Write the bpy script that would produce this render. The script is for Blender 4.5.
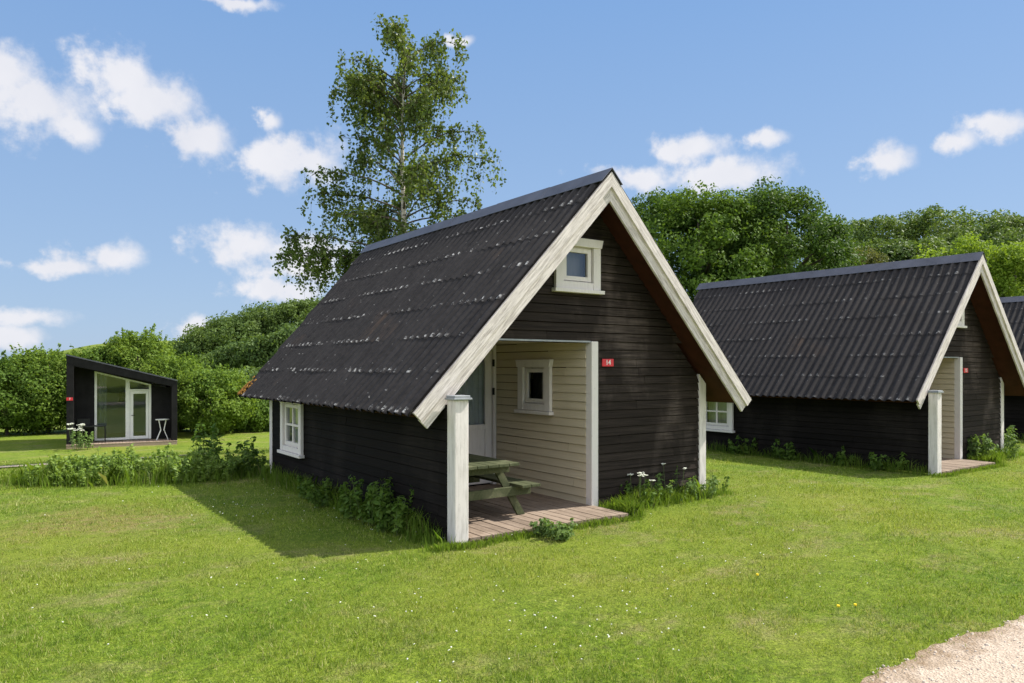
import bpy, math, random
import numpy as np
from mathutils import Vector, Matrix

# ------------------------------------------------------------------ scene, camera, light
for o in list(bpy.data.objects):
    bpy.data.objects.remove(o)
S = bpy.context.scene
COL = S.collection
rad = math.radians
YAW = 0.618                                  # camera heading, clockwise from +Y
CAM = Vector((-3.681, -6.089, 1.70))
cd = bpy.data.cameras.new('camera')
cam = bpy.data.objects.new('camera', cd)
COL.objects.link(cam)
cam.location = CAM
cam.rotation_euler = (rad(90), 0, -YAW)
cd.sensor_width = 36.0
cd.lens = 742.57 / 1024 * 36.0
cd.shift_y = 25.7 / 1024
cd.clip_start, cd.clip_end = 0.05, 3000
S.camera = cam

SUN_EL, SUN_AZ = 48.6, 104.5                  # azimuth clockwise from +Y
sd = bpy.data.lights.new('sun', 'SUN')
sd.energy, sd.angle, sd.color = 5.0, rad(0.5), (1.0, 0.945, 0.86)
sun = bpy.data.objects.new('sun', sd)
COL.objects.link(sun)
sun.rotation_euler = (rad(90 - SUN_EL), 0, rad(180 - SUN_AZ))
sun.location = (20, -5, 30)

W = bpy.data.worlds.new('World')
S.world = W
W.use_nodes = True
W.cycles.sampling_method = 'MANUAL'
W.cycles.sample_map_resolution = 512
CLOUDS = [(2.7, 16.7, 3.4, 2.4), (0.8, 18.0, 2.9, 1.7), (4.9, 15.5, 1.6, 1.1), (7.5, 19.3, 3.1, 1.7),
          (9.7, 17.7, 3.1, 2.0), (12.3, 15.8, 2.6, 1.4), (17.2, 14.5, 2.6, 1.7), (19.8, 15.2, 2.9, 1.9),
          (17.2, 17.6, 1.0, 0.7), (15.3, 8.6, 3.7, 1.6), (19.5, 7.8, 4.3, 2.0), (18.4, 5.7, 3.2, 1.2),
          (6.7, 7.5, 2.3, 1.1), (4.1, 6.6, 2.5, 0.6), (1.9, 3.2, 2.6, 0.8), (1.3, 1.9, 2.1, 0.8),
          (12.0, 2.8, 1.7, 0.9), (48.9, 15.9, 3.2, 1.1), (51.1, 14.2, 4.4, 1.4), (45.2, 14.0, 3.4, 1.0),
          (54.0, 16.2, 1.8, 0.7), (62.0, 14.0, 1.9, 1.0), (66.2, 14.6, 1.5, 0.8), (68.5, 15.2, 2.3, 0.9),
          (15.0, 24.7, 2.8, 0.5), (31.4, 23.7, 1.1, 0.5),
          (-12, 17, 6, 3), (-25, 11, 5, 2), (-40, 22, 7, 3), (84, 17, 5, 2), (97, 12, 6, 2), (115, 24, 8, 4),
          (150, 20, 9, 4), (-150, 18, 8, 4), (-110, 26, 9, 4), (-75, 15, 8, 3)]
def world_nodes():
    nt = W.node_tree
    N, L = nt.nodes, nt.links
    N.clear()
    out = N.new('ShaderNodeOutputWorld')
    bg = N.new('ShaderNodeBackground')
    bg.inputs['Strength'].default_value = 0.093
    sky = N.new('ShaderNodeTexSky')
    sky.sky_type = 'NISHITA'
    sky.sun_disc = False
    sky.sun_elevation = rad(SUN_EL)
    sky.sun_rotation = rad(SUN_AZ)
    sky.altitude = 50
    sky.air_density, sky.dust_density, sky.ozone_density = 1.0, 0.6, 1.6
    tc = N.new('ShaderNodeTexCoord')
    sx = N.new('ShaderNodeSeparateXYZ')
    L.new(tc.outputs['Generated'], sx.inputs[0])
    def m(op, a, b=None, clamp=False):
        n = N.new('ShaderNodeMath')
        n.operation = op
        n.use_clamp = clamp
        for i, v in enumerate((a, b)):
            if v is None: continue
            if isinstance(v, (int, float)): n.inputs[i].default_value = v
            else: L.new(v, n.inputs[i])
        return n.outputs[0]
    az = m('MULTIPLY', m('ARCTAN2', sx.outputs[0], sx.outputs[1]), 180 / math.pi)
    el = m('MULTIPLY', m('ARCSINE', sx.outputs[2]), 180 / math.pi)
    cv = N.new('ShaderNodeCombineXYZ')
    L.new(az, cv.inputs[0]); L.new(el, cv.inputs[1])
    # wobble so that no outline stays an ellipse
    nz = N.new('ShaderNodeTexNoise')
    nz.inputs['Scale'].default_value = 0.42
    nz.inputs['Detail'].default_value = 7
    nz.inputs['Roughness'].default_value = 0.55
    L.new(cv.outputs[0], nz.inputs['Vector'])
    sub = N.new('ShaderNodeVectorMath'); sub.operation = 'SUBTRACT'
    L.new(nz.outputs['Color'], sub.inputs[0]); sub.inputs[1].default_value = (.5, .5, .5)
    scl = N.new('ShaderNodeVectorMath'); scl.operation = 'MULTIPLY'
    L.new(sub.outputs[0], scl.inputs[0]); scl.inputs[1].default_value = (3.0, 1.7, 0)
    add = N.new('ShaderNodeVectorMath'); add.operation = 'ADD'
    L.new(cv.outputs[0], add.inputs[0]); L.new(scl.outputs[0], add.inputs[1])
    best = None
    for (a, e, ra, re) in CLOUDS:
        s = N.new('ShaderNodeVectorMath'); s.operation = 'SUBTRACT'
        L.new(add.outputs[0], s.inputs[0]); s.inputs[1].default_value = (a, e, 0)
        k = N.new('ShaderNodeVectorMath'); k.operation = 'MULTIPLY'
        L.new(s.outputs[0], k.inputs[0]); k.inputs[1].default_value = (1 / ra, 1 / re, 0)
        d = N.new('ShaderNodeVectorMath'); d.operation = 'LENGTH'
        L.new(k.outputs[0], d.inputs[0])
        best = d.outputs['Value'] if best is None else m('SMOOTH_MIN', best, d.outputs['Value'])
        if best.node.type == 'MATH' and best.node.operation == 'SMOOTH_MIN':
            best.node.inputs[2].default_value = 0.25
    nf = N.new('ShaderNodeTexNoise')
    nf.inputs['Scale'].default_value = 0.42
    nf.inputs['Detail'].default_value = 9
    nf.inputs['Roughness'].default_value = 0.6
    L.new(cv.outputs[0], nf.inputs['Vector'])
    v = m('ADD', m('SUBTRACT', 1.13, best), m('MULTIPLY', m('SUBTRACT', nf.outputs[0], .5), 2.5))
    mr = N.new('ShaderNodeMapRange'); mr.interpolation_type = 'SMOOTHSTEP'
    L.new(v, mr.inputs['Value'])
    mr.inputs['From Min'].default_value, mr.inputs['From Max'].default_value = -0.14, 0.78
    # unseen bright broken cloud, added overhead and behind the camera to fill the shade
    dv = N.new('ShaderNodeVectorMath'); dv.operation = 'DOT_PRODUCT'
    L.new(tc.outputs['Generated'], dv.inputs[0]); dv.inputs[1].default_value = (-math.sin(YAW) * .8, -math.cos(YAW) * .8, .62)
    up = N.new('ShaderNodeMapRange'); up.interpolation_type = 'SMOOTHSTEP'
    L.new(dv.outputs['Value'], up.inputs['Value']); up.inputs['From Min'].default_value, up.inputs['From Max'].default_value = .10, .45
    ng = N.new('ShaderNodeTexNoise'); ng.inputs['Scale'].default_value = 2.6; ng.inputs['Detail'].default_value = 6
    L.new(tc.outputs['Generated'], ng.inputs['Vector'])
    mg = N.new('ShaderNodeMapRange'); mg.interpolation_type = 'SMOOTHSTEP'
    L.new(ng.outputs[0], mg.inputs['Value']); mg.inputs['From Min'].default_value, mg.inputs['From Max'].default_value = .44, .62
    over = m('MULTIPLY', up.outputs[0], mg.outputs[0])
    mask = m('MULTIPLY', mr.outputs[0], 0.93)
    # thin veil that whitens the air near the horizon
    tone = N.new('ShaderNodeMapRange')
    L.new(el, tone.inputs['Value'])
    tone.inputs['From Min'].default_value, tone.inputs['From Max'].default_value = 0, 32
    air = N.new('ShaderNodeMix'); air.data_type = 'RGBA'
    L.new(tone.outputs[0], air.inputs['Factor'])
    air.inputs[6].default_value = (2.55, 3.55, 5.05, 1); air.inputs[7].default_value = (1.18, 2.45, 4.85, 1)
    veil = N.new('ShaderNodeMapRange')
    L.new(el, veil.inputs['Value'])
    veil.inputs['From Min'].default_value, veil.inputs['From Max'].default_value = 30, 65
    veil.inputs['To Min'].default_value, veil.inputs['To Max'].default_value = 0.85, 0.30
    mv = N.new('ShaderNodeMix'); mv.data_type = 'RGBA'
    L.new(veil.outputs[0], mv.inputs['Factor'])
    L.new(sky.outputs[0], mv.inputs[6]); L.new(air.outputs[2], mv.inputs[7])
    # cloud tops white, bases a little grey
    gr = N.new('ShaderNodeTexNoise'); gr.inputs['Scale'].default_value = 0.22; gr.inputs['Detail'].default_value = 5
    L.new(cv.outputs[0], gr.inputs['Vector'])
    cr = N.new('ShaderNodeMix'); cr.data_type = 'RGBA'
    L.new(gr.outputs[0], cr.inputs['Factor'])
    cr.inputs[6].default_value = (4.9, 5.0, 5.5, 1); cr.inputs[7].default_value = (6.4, 6.3, 6.4, 1)
    mx = N.new('ShaderNodeMix'); mx.data_type = 'RGBA'
    L.new(mask, mx.inputs['Factor'])
    L.new(mv.outputs[2], mx.inputs[6]); L.new(cr.outputs[2], mx.inputs[7])
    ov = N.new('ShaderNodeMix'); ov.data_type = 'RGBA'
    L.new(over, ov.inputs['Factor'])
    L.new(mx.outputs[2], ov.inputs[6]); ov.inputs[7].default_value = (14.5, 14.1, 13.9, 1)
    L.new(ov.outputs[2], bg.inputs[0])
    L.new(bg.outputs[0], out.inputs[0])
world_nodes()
S.render.engine = 'CYCLES'
S.view_settings.view_transform = 'Standard'
S.view_settings.look = 'None'
S.view_settings.exposure = 0.73
S.view_settings.gamma = 1
S.view_settings.use_curve_mapping = False
S.render.resolution_x, S.render.resolution_y = 1024, 683

# ------------------------------------------------------------------ helpers
FW = np.array([math.sin(YAW), math.cos(YAW)])
RT = np.array([math.cos(YAW), -math.sin(YAW)])
CXY = np.array([CAM.x, CAM.y])
def ahead(u, w):
    """ground point u metres to the right and w metres ahead of where the photographer stood"""
    return CXY + u * RT + w * FW

def sstep(a, b, x):
    t = np.clip((np.asarray(x, float) - a) / (b - a), 0, 1)
    return t * t * (3 - 2 * t)
def terrain(x, y):
    x = np.asarray(x, float); y = np.asarray(y, float)
    t = np.clip((y - 6.5) / 19.5, 0, 1)
    z = -1.5 * (t + 0.5 * (t * t * (3 - 2 * t) - t)) * (1 - sstep(9, 22, x))
    z = z - 0.117 * sstep(5, 8.8, x) - 0.10 * sstep(14.5, 18.5, x)
    d = np.hypot(x - CAM.x, y - CAM.y)
    z = z + 7.0 * sstep(40, 120, d) * sstep(5, 35, x) + 4 * sstep(120, 320, d)
    z = z + 0.02 * np.sin(x * .9 + 1) * np.sin(y * .7) * sstep(0.5, 3, np.abs(y - 2.5) - 2.5)
    return z

class MB:
    def __init__(s):
        s.v, s.f, s.m, s.uv = [], [], [], None
    def face(s, pts, mi=0):
        k = len(s.v)
        s.v += [tuple(p) for p in pts]
        s.f.append(tuple(range(k, k + len(pts)))); s.m.append(mi)
    def hexa(s, p, mi=0):
        """p: 8 corners, bottom ring then top ring"""
        k = len(s.v)
        s.v += [tuple(q) for q in p]
        for q in ((3, 2, 1, 0), (4, 5, 6, 7), (0, 1, 5, 4), (1, 2, 6, 5), (2, 3, 7, 6), (3, 0, 4, 7)):
            s.f.append(tuple(k + i for i in q)); s.m.append(mi)
    def box(s, a, b, mi=0):
        x0, y0, z0 = a; x1, y1, z1 = b
        s.hexa([(x0, y0, z0), (x1, y0, z0), (x1, y1, z0), (x0, y1, z0), (x0, y0, z1), (x1, y0, z1), (x1, y1, z1), (x0, y1, z1)], mi)
    def obox(s, O, U, V, N, a, b, mi=0):
        """box in a frame: a, b are (u, v, n) corners"""
        O, U, V, N = (np.array(t, float) for t in (O, U, V, N))
        P = lambda u, v, n: O + U * u + V * v + N * n
        s.hexa([P(a[0], a[1], a[2]), P(b[0], a[1], a[2]), P(b[0], b[1], a[2]), P(a[0], b[1], a[2]),
                P(a[0], a[1], b[2]), P(b[0], a[1], b[2]), P(b[0], b[1], b[2]), P(a[0], b[1], b[2])], mi)
    def prism(s, poly, n, mi=0):
        """poly: list of 3-D points, extruded by vector n"""
        n = np.array(n, float)
        a = [np.array(p, float) for p in poly]; b = [p + n for p in a]
        k = len(s.v); c = len(a)
        s.v += [tuple(p) for p in a] + [tuple(p) for p in b]
        s.f.append(tuple(range(k + c - 1, k - 1, -1))); s.m.append(mi)
        s.f.append(tuple(range(k + c, k + 2 * c))); s.m.append(mi)
        for i in range(c):
            j = (i + 1) % c
            s.f.append((k + i, k + j, k + c + j, k + c + i)); s.m.append(mi)
    def tube(s, pts, radii, seg=6, mi=0):
        pts = [Vector(p) for p in pts]
        k = len(s.v)
        for i, p in enumerate(pts):
            d = (pts[min(i + 1, len(pts) - 1)] - pts[max(i - 1, 0)]).normalized()
            a = d.cross(Vector((0.31, .95, .05))).normalized(); b = d.cross(a)
            for q in range(seg):
                t = 2 * math.pi * q / seg
                s.v.append(tuple(p + (a * math.cos(t) + b * math.sin(t)) * radii[i]))
        for i in range(len(pts) - 1):
            for q in range(seg):
                r = (q + 1) % seg
                s.f.append((k + i * seg + q, k + i * seg + r, k + (i + 1) * seg + r, k + (i + 1) * seg + q)); s.m.append(mi)
        s.f.append(tuple(k + q for q in range(seg))[::-1]); s.m.append(mi)
        e = k + (len(pts) - 1) * seg
        s.f.append(tuple(e + q for q in range(seg))); s.m.append(mi)
    def build(s, name, mats, parent=None, loc=None, bevel=0, smooth=False):
        me = bpy.data.meshes.new(name)
        me.from_pydata(s.v, [], s.f)
        for mt in (mats if isinstance(mats, (list, tuple)) else [mats]): me.materials.append(mt)
        if any(s.m): me.polygons.foreach_set('material_index', s.m)
        if smooth: me.polygons.foreach_set('use_smooth', [True] * len(s.f))
        me.update()
        o = bpy.data.objects.new(name, me)
        COL.objects.link(o)
        if parent is not None: o.parent = parent
        if loc is not None: o.location = loc
        if bevel:
            b = o.modifiers.new('bevel', 'BEVEL'); b.width = bevel; b.segments = 2; b.limit_method = 'ANGLE'
        return o

def np_mesh(name, V, F, mats, parent=None, mi=None, smooth=False):
    """V (n,3), F (m,k) arrays -> object"""
    me = bpy.data.meshes.new(name)
    V = np.asarray(V, np.float32); F = np.asarray(F, np.int32)
    k = F.shape[1]
    me.vertices.add(len(V)); me.vertices.foreach_set('co', V.ravel())
    me.loops.add(F.size); me.loops.foreach_set('vertex_index', F.ravel())
    me.polygons.add(len(F))
    me.polygons.foreach_set('loop_start', np.arange(0, F.size, k, dtype=np.int32))
    me.polygons.foreach_set('loop_total', np.full(len(F), k, np.int32))
    for mt in (mats if isinstance(mats, (list, tuple)) else [mats]): me.materials.append(mt)
    if mi is not None: me.polygons.foreach_set('material_index', np.asarray(mi, np.int32))
    if smooth: me.polygons.foreach_set('use_smooth', np.ones(len(F), bool))
    me.update(calc_edges=True)
    me.validate()
    o = bpy.data.objects.new(name, me)
    COL.objects.link(o)
    if parent is not None: o.parent = parent
    return o

def tag(o, label=None, cat=None, group=None, kind=None):
    if label: o['label'] = label
    if cat: o['category'] = cat
    if group: o['group'] = group
    if kind: o['kind'] = kind
    return o
def thing(name, label, cat, loc=(0, 0, 0), rz=0, group=None):
    o = bpy.data.objects.new(name, None)
    COL.objects.link(o)
    o.location = loc; o.rotation_euler = (0, 0, rz)
    o.empty_display_size = .2
    return tag(o, label, cat, group)
def copy_tree(o, parent=None):
    c = o.copy(); COL.objects.link(c)
    if parent is not None: c.parent = parent
    for ch in list(o.children): copy_tree(ch, c)
    return c

# ------------------------------------------------------------------ materials
def mat(name):
    m = bpy.data.materials.new(name); m.use_nodes = True
    nt = m.node_tree; nt.nodes.clear()
    out = nt.nodes.new('ShaderNodeOutputMaterial')
    return m, nt, out
class NB:
    """small node builder"""
    def __init__(s, nt): s.nt, s.N, s.L = nt, nt.nodes, nt.links
    def put(s, sock, v):
        if v is None: return
        if hasattr(v, 'is_linked') or hasattr(v, 'node'): s.L.new(v, sock)
        else: sock.default_value = v
    def coord(s, kind='Object', scale=(1, 1, 1)):
        t = s.N.new('ShaderNodeTexCoord'); mp = s.N.new('ShaderNodeMapping')
        s.L.new(t.outputs[kind], mp.inputs['Vector']); mp.inputs['Scale'].default_value = scale
        return mp.outputs[0]
    def noise(s, vec, scale, detail=4, rough=.55):
        n = s.N.new('ShaderNodeTexNoise'); s.L.new(vec, n.inputs['Vector'])
        n.inputs['Scale'].default_value = scale; n.inputs['Detail'].default_value = detail; n.inputs['Roughness'].default_value = rough
        return n.outputs[0]
    def ramp(s, v, a, b, lo=0., hi=1.):
        n = s.N.new('ShaderNodeMapRange'); s.L.new(v, n.inputs['Value'])
        n.inputs['From Min'].default_value, n.inputs['From Max'].default_value = a, b
        n.inputs['To Min'].default_value, n.inputs['To Max'].default_value = lo, hi
        return n.outputs[0]
    def mix(s, f, a, b, mode='MIX'):
        n = s.N.new('ShaderNodeMix'); n.data_type = 'RGBA'; n.blend_type = mode
        s.put(n.inputs['Factor'], f)
        for i, v in ((6, a), (7, b)):
            if isinstance(v, tuple): n.inputs[i].default_value = (*v[:3], 1)
            else: s.L.new(v, n.inputs[i])
        return n.outputs[2]
    def math(s, op, a, b=0., clamp=False):
        n = s.N.new('ShaderNodeMath'); n.operation = op; n.use_clamp = clamp
        s.put(n.inputs[0], a); s.put(n.inputs[1], b)
        return n.outputs[0]
    def rnd(s): return s.N.new('ShaderNodeNewGeometry').outputs['Random Per Island']
    def bump(s, h, strength=.4, dist=.01):
        n = s.N.new('ShaderNodeBump'); s.L.new(h, n.inputs['Height'])
        n.inputs['Strength'].default_value = strength; n.inputs['Distance'].default_value = dist
        return n.outputs[0]
    def bsdf(s, out, col, rough=.7, normal=None, spec=.3, metallic=0.):
        b = s.N.new('ShaderNodeBsdfPrincipled')
        if isinstance(col, tuple): b.inputs['Base Color'].default_value = (*col[:3], 1)
        else: s.L.new(col, b.inputs['Base Color'])
        s.put(b.inputs['Roughness'], rough); b.inputs['Specular IOR Level'].default_value = spec
        b.inputs['Metallic'].default_value = metallic
        if normal is not None: s.L.new(normal, b.inputs['Normal'])
        s.L.new(b.outputs[0], out.inputs[0])
        return b

def simple(name, col, rough=.6, var=.25, scale=6., spec=.3, metallic=0., bump=.15):
    m, nt, out = mat(name); b = NB(nt)
    c = b.coord()
    n = b.noise(c, scale, 6, .6)
    d = tuple(x * (1 - var) for x in col); e = tuple(min(1, x * (1 + var)) for x in col)
    b.bsdf(out, b.mix(b.ramp(n, .3, .7), d, e), rough, b.bump(b.noise(c, scale * 9, 3), bump, .004), spec, metallic)
    return m

def siding_mat(name, dark, light, wear, along, grey=.35, spec=.15):
    """painted boards; along = stretch axis of the grain in object space"""
    m, nt, out = mat(name); b = NB(nt)
    sc = (.6, 14, 14) if along == 'x' else (14, .6, 14)
    c = b.coord('Object', sc)
    grain = b.noise(c, 3.0, 6, .65)
    big = b.noise(b.coord('Object', (1, 1, .45)), 1.7, 5, .6)
    per = b.rnd()
    col = b.mix(b.ramp(grain, .3, .72), dark, light)
    col = b.mix(b.ramp(per, 0, 1, 0, .55), col, dark)
    col = b.mix(b.math('MULTIPLY', b.ramp(big, .49, .66), b.ramp(grain, .4, .65, .1, grey)), col, wear)
    b.bsdf(out, col, b.ramp(grain, .3, .7, .55, .85), b.bump(grain, .5, .008), spec)
    return m
M = {}
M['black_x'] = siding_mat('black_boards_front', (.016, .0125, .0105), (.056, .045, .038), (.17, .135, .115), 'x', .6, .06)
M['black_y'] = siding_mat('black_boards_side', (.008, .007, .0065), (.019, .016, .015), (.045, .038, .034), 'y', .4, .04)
M['cream_y'] = siding_mat('cream_boards', (.56, .485, .345), (.66, .585, .43), (.49, .42, .29), 'y', .6)
M['cream_x'] = siding_mat('cream_boards_door_wall', (.56, .485, .345), (.66, .585, .43), (.49, .42, .29), 'x', .6)

def white_paint(name, base=(.71, .665, .64), stain=(.34, .31, .28), amount=.85):
    m, nt, out = mat(name); b = NB(nt)
    c = b.coord('Object', (9, 9, 1.2))
    g = b.noise(c, 3.2, 7, .68)
    sp = b.noise(b.coord(), 2.4, 5, .6)
    f = b.math('MULTIPLY', b.ramp(g, .46, .68), b.ramp(sp, .33, .62, .2, amount))
    fleck = b.ramp(b.noise(b.coord('Object', (1, 1, .6)), 55, 3, .6), .66, .74, 0, .55)
    col = b.mix(f, base, stain)
    col = b.mix(fleck, col, (.30, .27, .23))
    b.bsdf(out, col, .62, b.bump(g, .25, .004), .3)
    return m
M['white'] = white_paint('weathered_white_paint')
M['white_clean'] = white_paint('white_window_paint', (.74, .70, .67), (.5, .46, .43), .35)
def rake_paint():
    m, nt, out = mat('weathered_bargeboard_paint'); b = NB(nt)
    # grain runs along the board through its UV
    c = b.coord('UV', (1.3, 16, 1))
    g = b.noise(c, 3.0, 8, .7)
    sp = b.noise(b.coord('UV', (1, 3, 1)), 2.6, 5, .6)
    f = b.math('MULTIPLY', b.ramp(g, .42, .62), b.ramp(sp, .28, .60, .35, .95))
    col = b.mix(f, (.69, .64, .605), (.29, .255, .23))
    fleck = b.ramp(b.noise(b.coord('UV', (1, 2, 1)), 42, 3, .6), .64, .74, 0, .6)
    col = b.mix(fleck, col, (.27, .25, .21))
    b.bsdf(out, col, .7, b.bump(g, .35, .005), .25)
    return m
M['rake'] = rake_paint()

def roof_mat(name, lichen, rust):
    m, nt, out = mat(name); b = NB(nt)
    uv = b.coord('UV')
    sp = b.N.new('ShaderNodeSeparateXYZ'); b.L.new(uv, sp.inputs[0])
    fr = b.math('FRACT', sp.outputs[1])                    # 1 near each sheet's lower edge
    lines = b.ramp(b.math('ADD', fr, b.ramp(b.noise(b.coord('UV', (1, .2, 1)), 9, 3), .3, .7, -.05, .05)), .885, .945)
    lines2 = b.math('SUBTRACT', lines, b.ramp(fr, .985, 1.0))
    spots = b.ramp(b.noise(b.coord('UV', (6.4, 5, 1)), 1.25, 3, .6), .56, .64)
    rough = b.noise(b.coord('UV', (1, .6, 1)), 16, 6, .65)
    stre = b.noise(b.coord('UV', (5.5, .35, 1)), 2.2, 5, .6)
    base = b.mix(b.ramp(rough, .3, .7), (.016, .0145, .0145), (.042, .038, .038))
    base = b.mix(b.ramp(stre, .35, .75, 0, .5), base, (.065, .06, .06))
    # brown rust and moss streaks
    patch = b.noise(b.coord('UV', (1, .45, 1)), .75, 4, .6)
    base = b.mix(b.math('MULTIPLY', b.ramp(patch, .57, .70), b.ramp(stre, .45, .62, 0, rust)), base, (.085, .058, .042))
    cu_ = b.math('ADD', b.math('DIVIDE', sp.outputs[0], .155), .5)
    cv_ = b.N.new('ShaderNodeCombineXYZ'); b.L.new(b.math('FLOOR', cu_), cv_.inputs[0]); b.L.new(b.math('FLOOR', sp.outputs[1]), cv_.inputs[1])
    wn = b.N.new('ShaderNodeTexWhiteNoise'); wn.noise_dimensions = '2D'; b.L.new(cv_.outputs[0], wn.inputs['Vector'])
    crest = b.ramp(b.math('ABSOLUTE', b.math('SUBTRACT', b.math('FRACT', cu_), .5)), .06, .22, 1, 0)
    jit = b.ramp(b.noise(b.coord('UV', (1, .5, 1)), 34, 4, .7), .49, .55)
    edge = b.math('MULTIPLY', b.math('MULTIPLY', lines2, crest), b.math('MULTIPLY', jit, b.ramp(wn.outputs[0], .25, .75)))
    edge = b.math('MULTIPLY', edge, b.ramp(b.noise(b.coord('UV', (1.0, 1, 1)), .9, 3), .32, .52, .35, 1.), True)
    edge = b.math('MULTIPLY', edge, 1.5, True)
    col = b.mix(b.math('MULTIPLY', edge, lichen), base, (.55, .53, .50))
    fleck = b.ramp(b.noise(b.coord('UV', (1, .5, 1)), 21, 2, .5), .70, .75, 0, lichen * .6)
    col = b.mix(fleck, col, (.42, .41, .39))
    low_edge = b.math('SUBTRACT', b.ramp(fr, .965, .998), 0.0)  # narrow darker line along the lower edge of each sheet
    col = b.mix(b.math('MULTIPLY', low_edge, .6), col, (.012, .011, .011))
    b.bsdf(out, col, b.ramp(rough, .3, .7, .7, .9), b.bump(rough, .3, .006), .12)
    return m
M['roof'] = roof_mat('dark_corrugated_roof', 1.0, .85)
M['roof_b'] = roof_mat('dark_corrugated_roof_cleaner', .5, .8)
M['moss'] = simple('orange_moss', (.30, .15, .03), .9, .4, 20)
M['ridge'] = simple('ridge_flashing', (.085, .088, .11), .55, .22, 3, .35)
M['soffit'] = simple('redbrown_soffit', (.050, .013, .008), .75, .3, 5)
M['dark'] = simple('dark_inside', (.02, .02, .02), .9, .2)
M['hinge'] = simple('dark_metal', (.03, .03, .03), .4, .2, 20, .5, .6)
M['curtain'] = simple('pale_curtain', (.42, .44, .45), .9, .2, 3)
M['blind'] = simple('grey_blind', (.26, .245, .25), .9, .08, 3)
M['cap'] = simple('grey_zinc_cap', (.30, .32, .34), .45, .2, 8, .5, .4)
M['red'] = simple('red_enamel', (.62, .03, .045), .35, .08, 4, .5)
M['sign_white'] = simple('white_enamel', (.82, .82, .8), .4, .05, 4)
def wood_mat(name, a, b_, per=.6, axis='y', wear=None):
    m, nt, out = mat(name); b = NB(nt)
    sc = (18, 1.2, 18) if axis == 'y' else (1.2, 18, 18)
    g = b.noise(b.coord('Object', sc), 2.6, 7, .65)
    col = b.mix(b.ramp(g, .3, .7), a, b_)
    col = b.mix(b.ramp(b.rnd(), 0, 1, 0, per), col, tuple(x * .6 for x in a))
    if wear:
        col = b.mix(b.ramp(b.noise(b.coord(), 4, 5, .6), .5, .68, 0, .7), col, wear)
    b.bsdf(out, col, .8, b.bump(g, .4, .006), .2)
    return m
M['deck'] = wood_mat('weathered_deck', (.16, .118, .086), (.335, .265, .205), .5, 'y', (.32, .255, .20))
M['table'] = wood_mat('mossy_green_table', (.045, .056, .026), (.105, .115, .056), .4, 'y', (.17, .17, .10))
M['decklight'] = wood_mat('pale_deck', (.30, .22, .16), (.46, .36, .28), .4, 'y')

def glass_mat(name, tint=(.85, .9, .9)):
    m, nt, out = mat(name); b = NB(nt)
    fr = b.N.new('ShaderNodeFresnel'); fr.inputs['IOR'].default_value = 1.6
    gl = b.N.new('ShaderNodeBsdfGlossy'); gl.inputs['Roughness'].default_value = .02
    gl.inputs['Color'].default_value = (.95, .97, 1, 1)
    tr = b.N.new('ShaderNodeBsdfTransparent'); tr.inputs['Color'].default_value = (*tint, 1)
    n = b.bump(b.noise(b.coord(), 1.7, 2), .03, .02)
    b.L.new(n, gl.inputs['Normal'])
    mx = b.N.new('ShaderNodeMixShader')
    b.L.new(b.math('ADD', fr.outputs[0], .05), mx.inputs[0]); b.L.new(tr.outputs[0], mx.inputs[1]); b.L.new(gl.outputs[0], mx.inputs[2])
    b.L.new(mx.outputs[0], out.inputs[0])
    return m
M['glass'] = glass_mat('window_glass')

def leaf_mat(name, a, b_, trans=.35, rough=.6, dry=None, gloss=.12, nscale=.5):
    m, nt, out = mat(name); b = NB(nt)
    r = b.rnd()
    col = b.mix(r, a, b_)
    big = b.noise(b.coord(), nscale, 4, .6)
    col = b.mix(b.ramp(big, .35, .7, 0, .6), col, tuple(x * y for x, y in zip(b_, (1.15, 1.08, .8))))
    if dry:
        col = b.mix(b.ramp(r, .9, .97), col, dry)
    p = b.N.new('ShaderNodeBsdfPrincipled')
    b.L.new(col, p.inputs['Base Color']); p.inputs['Roughness'].default_value = rough
    p.inputs['Specular IOR Level'].default_value = gloss
    t = b.N.new('ShaderNodeBsdfTranslucent')
    b.L.new(b.mix(1.0, col, (1.25, 1.2, .6), 'MULTIPLY'), t.inputs['Color'])
    mx = b.N.new('ShaderNodeMixShader'); mx.inputs[0].default_value = trans
    b.L.new(p.outputs[0], mx.inputs[1]); b.L.new(t.outputs[0], mx.inputs[2]); b.L.new(mx.outputs[0], out.inputs[0])
    return m
M['leaf_dark'] = leaf_mat('dark_green_leaves', (.040, .088, .018), (.085, .150, .030))
M['leaf_mid'] = leaf_mat('mid_green_leaves', (.065, .125, .022), (.12, .20, .036))
M['leaf_hedge'] = leaf_mat('hedge_leaves', (.095, .175, .028), (.185, .275, .052), .42)
M['leaf_lime'] = leaf_mat('lime_green_leaves', (.13, .22, .028), (.22, .32, .045), .45)
M['leaf_olive'] = leaf_mat('olive_leaves', (.085, .105, .035), (.14, .155, .06))
M['leaf_birch'] = leaf_mat('birch_leaves', (.070, .120, .030), (.135, .185, .055), .42, .42, None, .2)
M['leaf_far'] = leaf_mat('far_wood_leaves', (.058, .108, .028), (.125, .190, .050), .33, .6, None, .2, .12)
M['leaf_weed'] = leaf_mat('nettle_leaves', (.055, .120, .020), (.13, .215, .042), .4, .5)
M['leaf_bed'] = leaf_mat('weed_bed_leaves', (.13, .235, .045), (.24, .34, .08), .45, .5, None, .25, 1.4)
M['leaf_pale'] = leaf_mat('pale_plant_leaves', (.09, .17, .045), (.16, .24, .08), .4)
M['stem'] = simple('green_stem', (.10, .15, .045), .7, .3)
M['bark'] = simple('grey_brown_bark', (.10, .082, .062), .9, .4, 9)
def birch_bark():
    m, nt, out = mat('white_birch_bark'); b = NB(nt)
    k = b.ramp(b.noise(b.coord('Object', (3, 3, 14)), 1.4, 4, .6), .55, .64)
    b.bsdf(out, b.mix(k, (.50, .46, .40), (.06, .05, .045)), .75)
    return m
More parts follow.
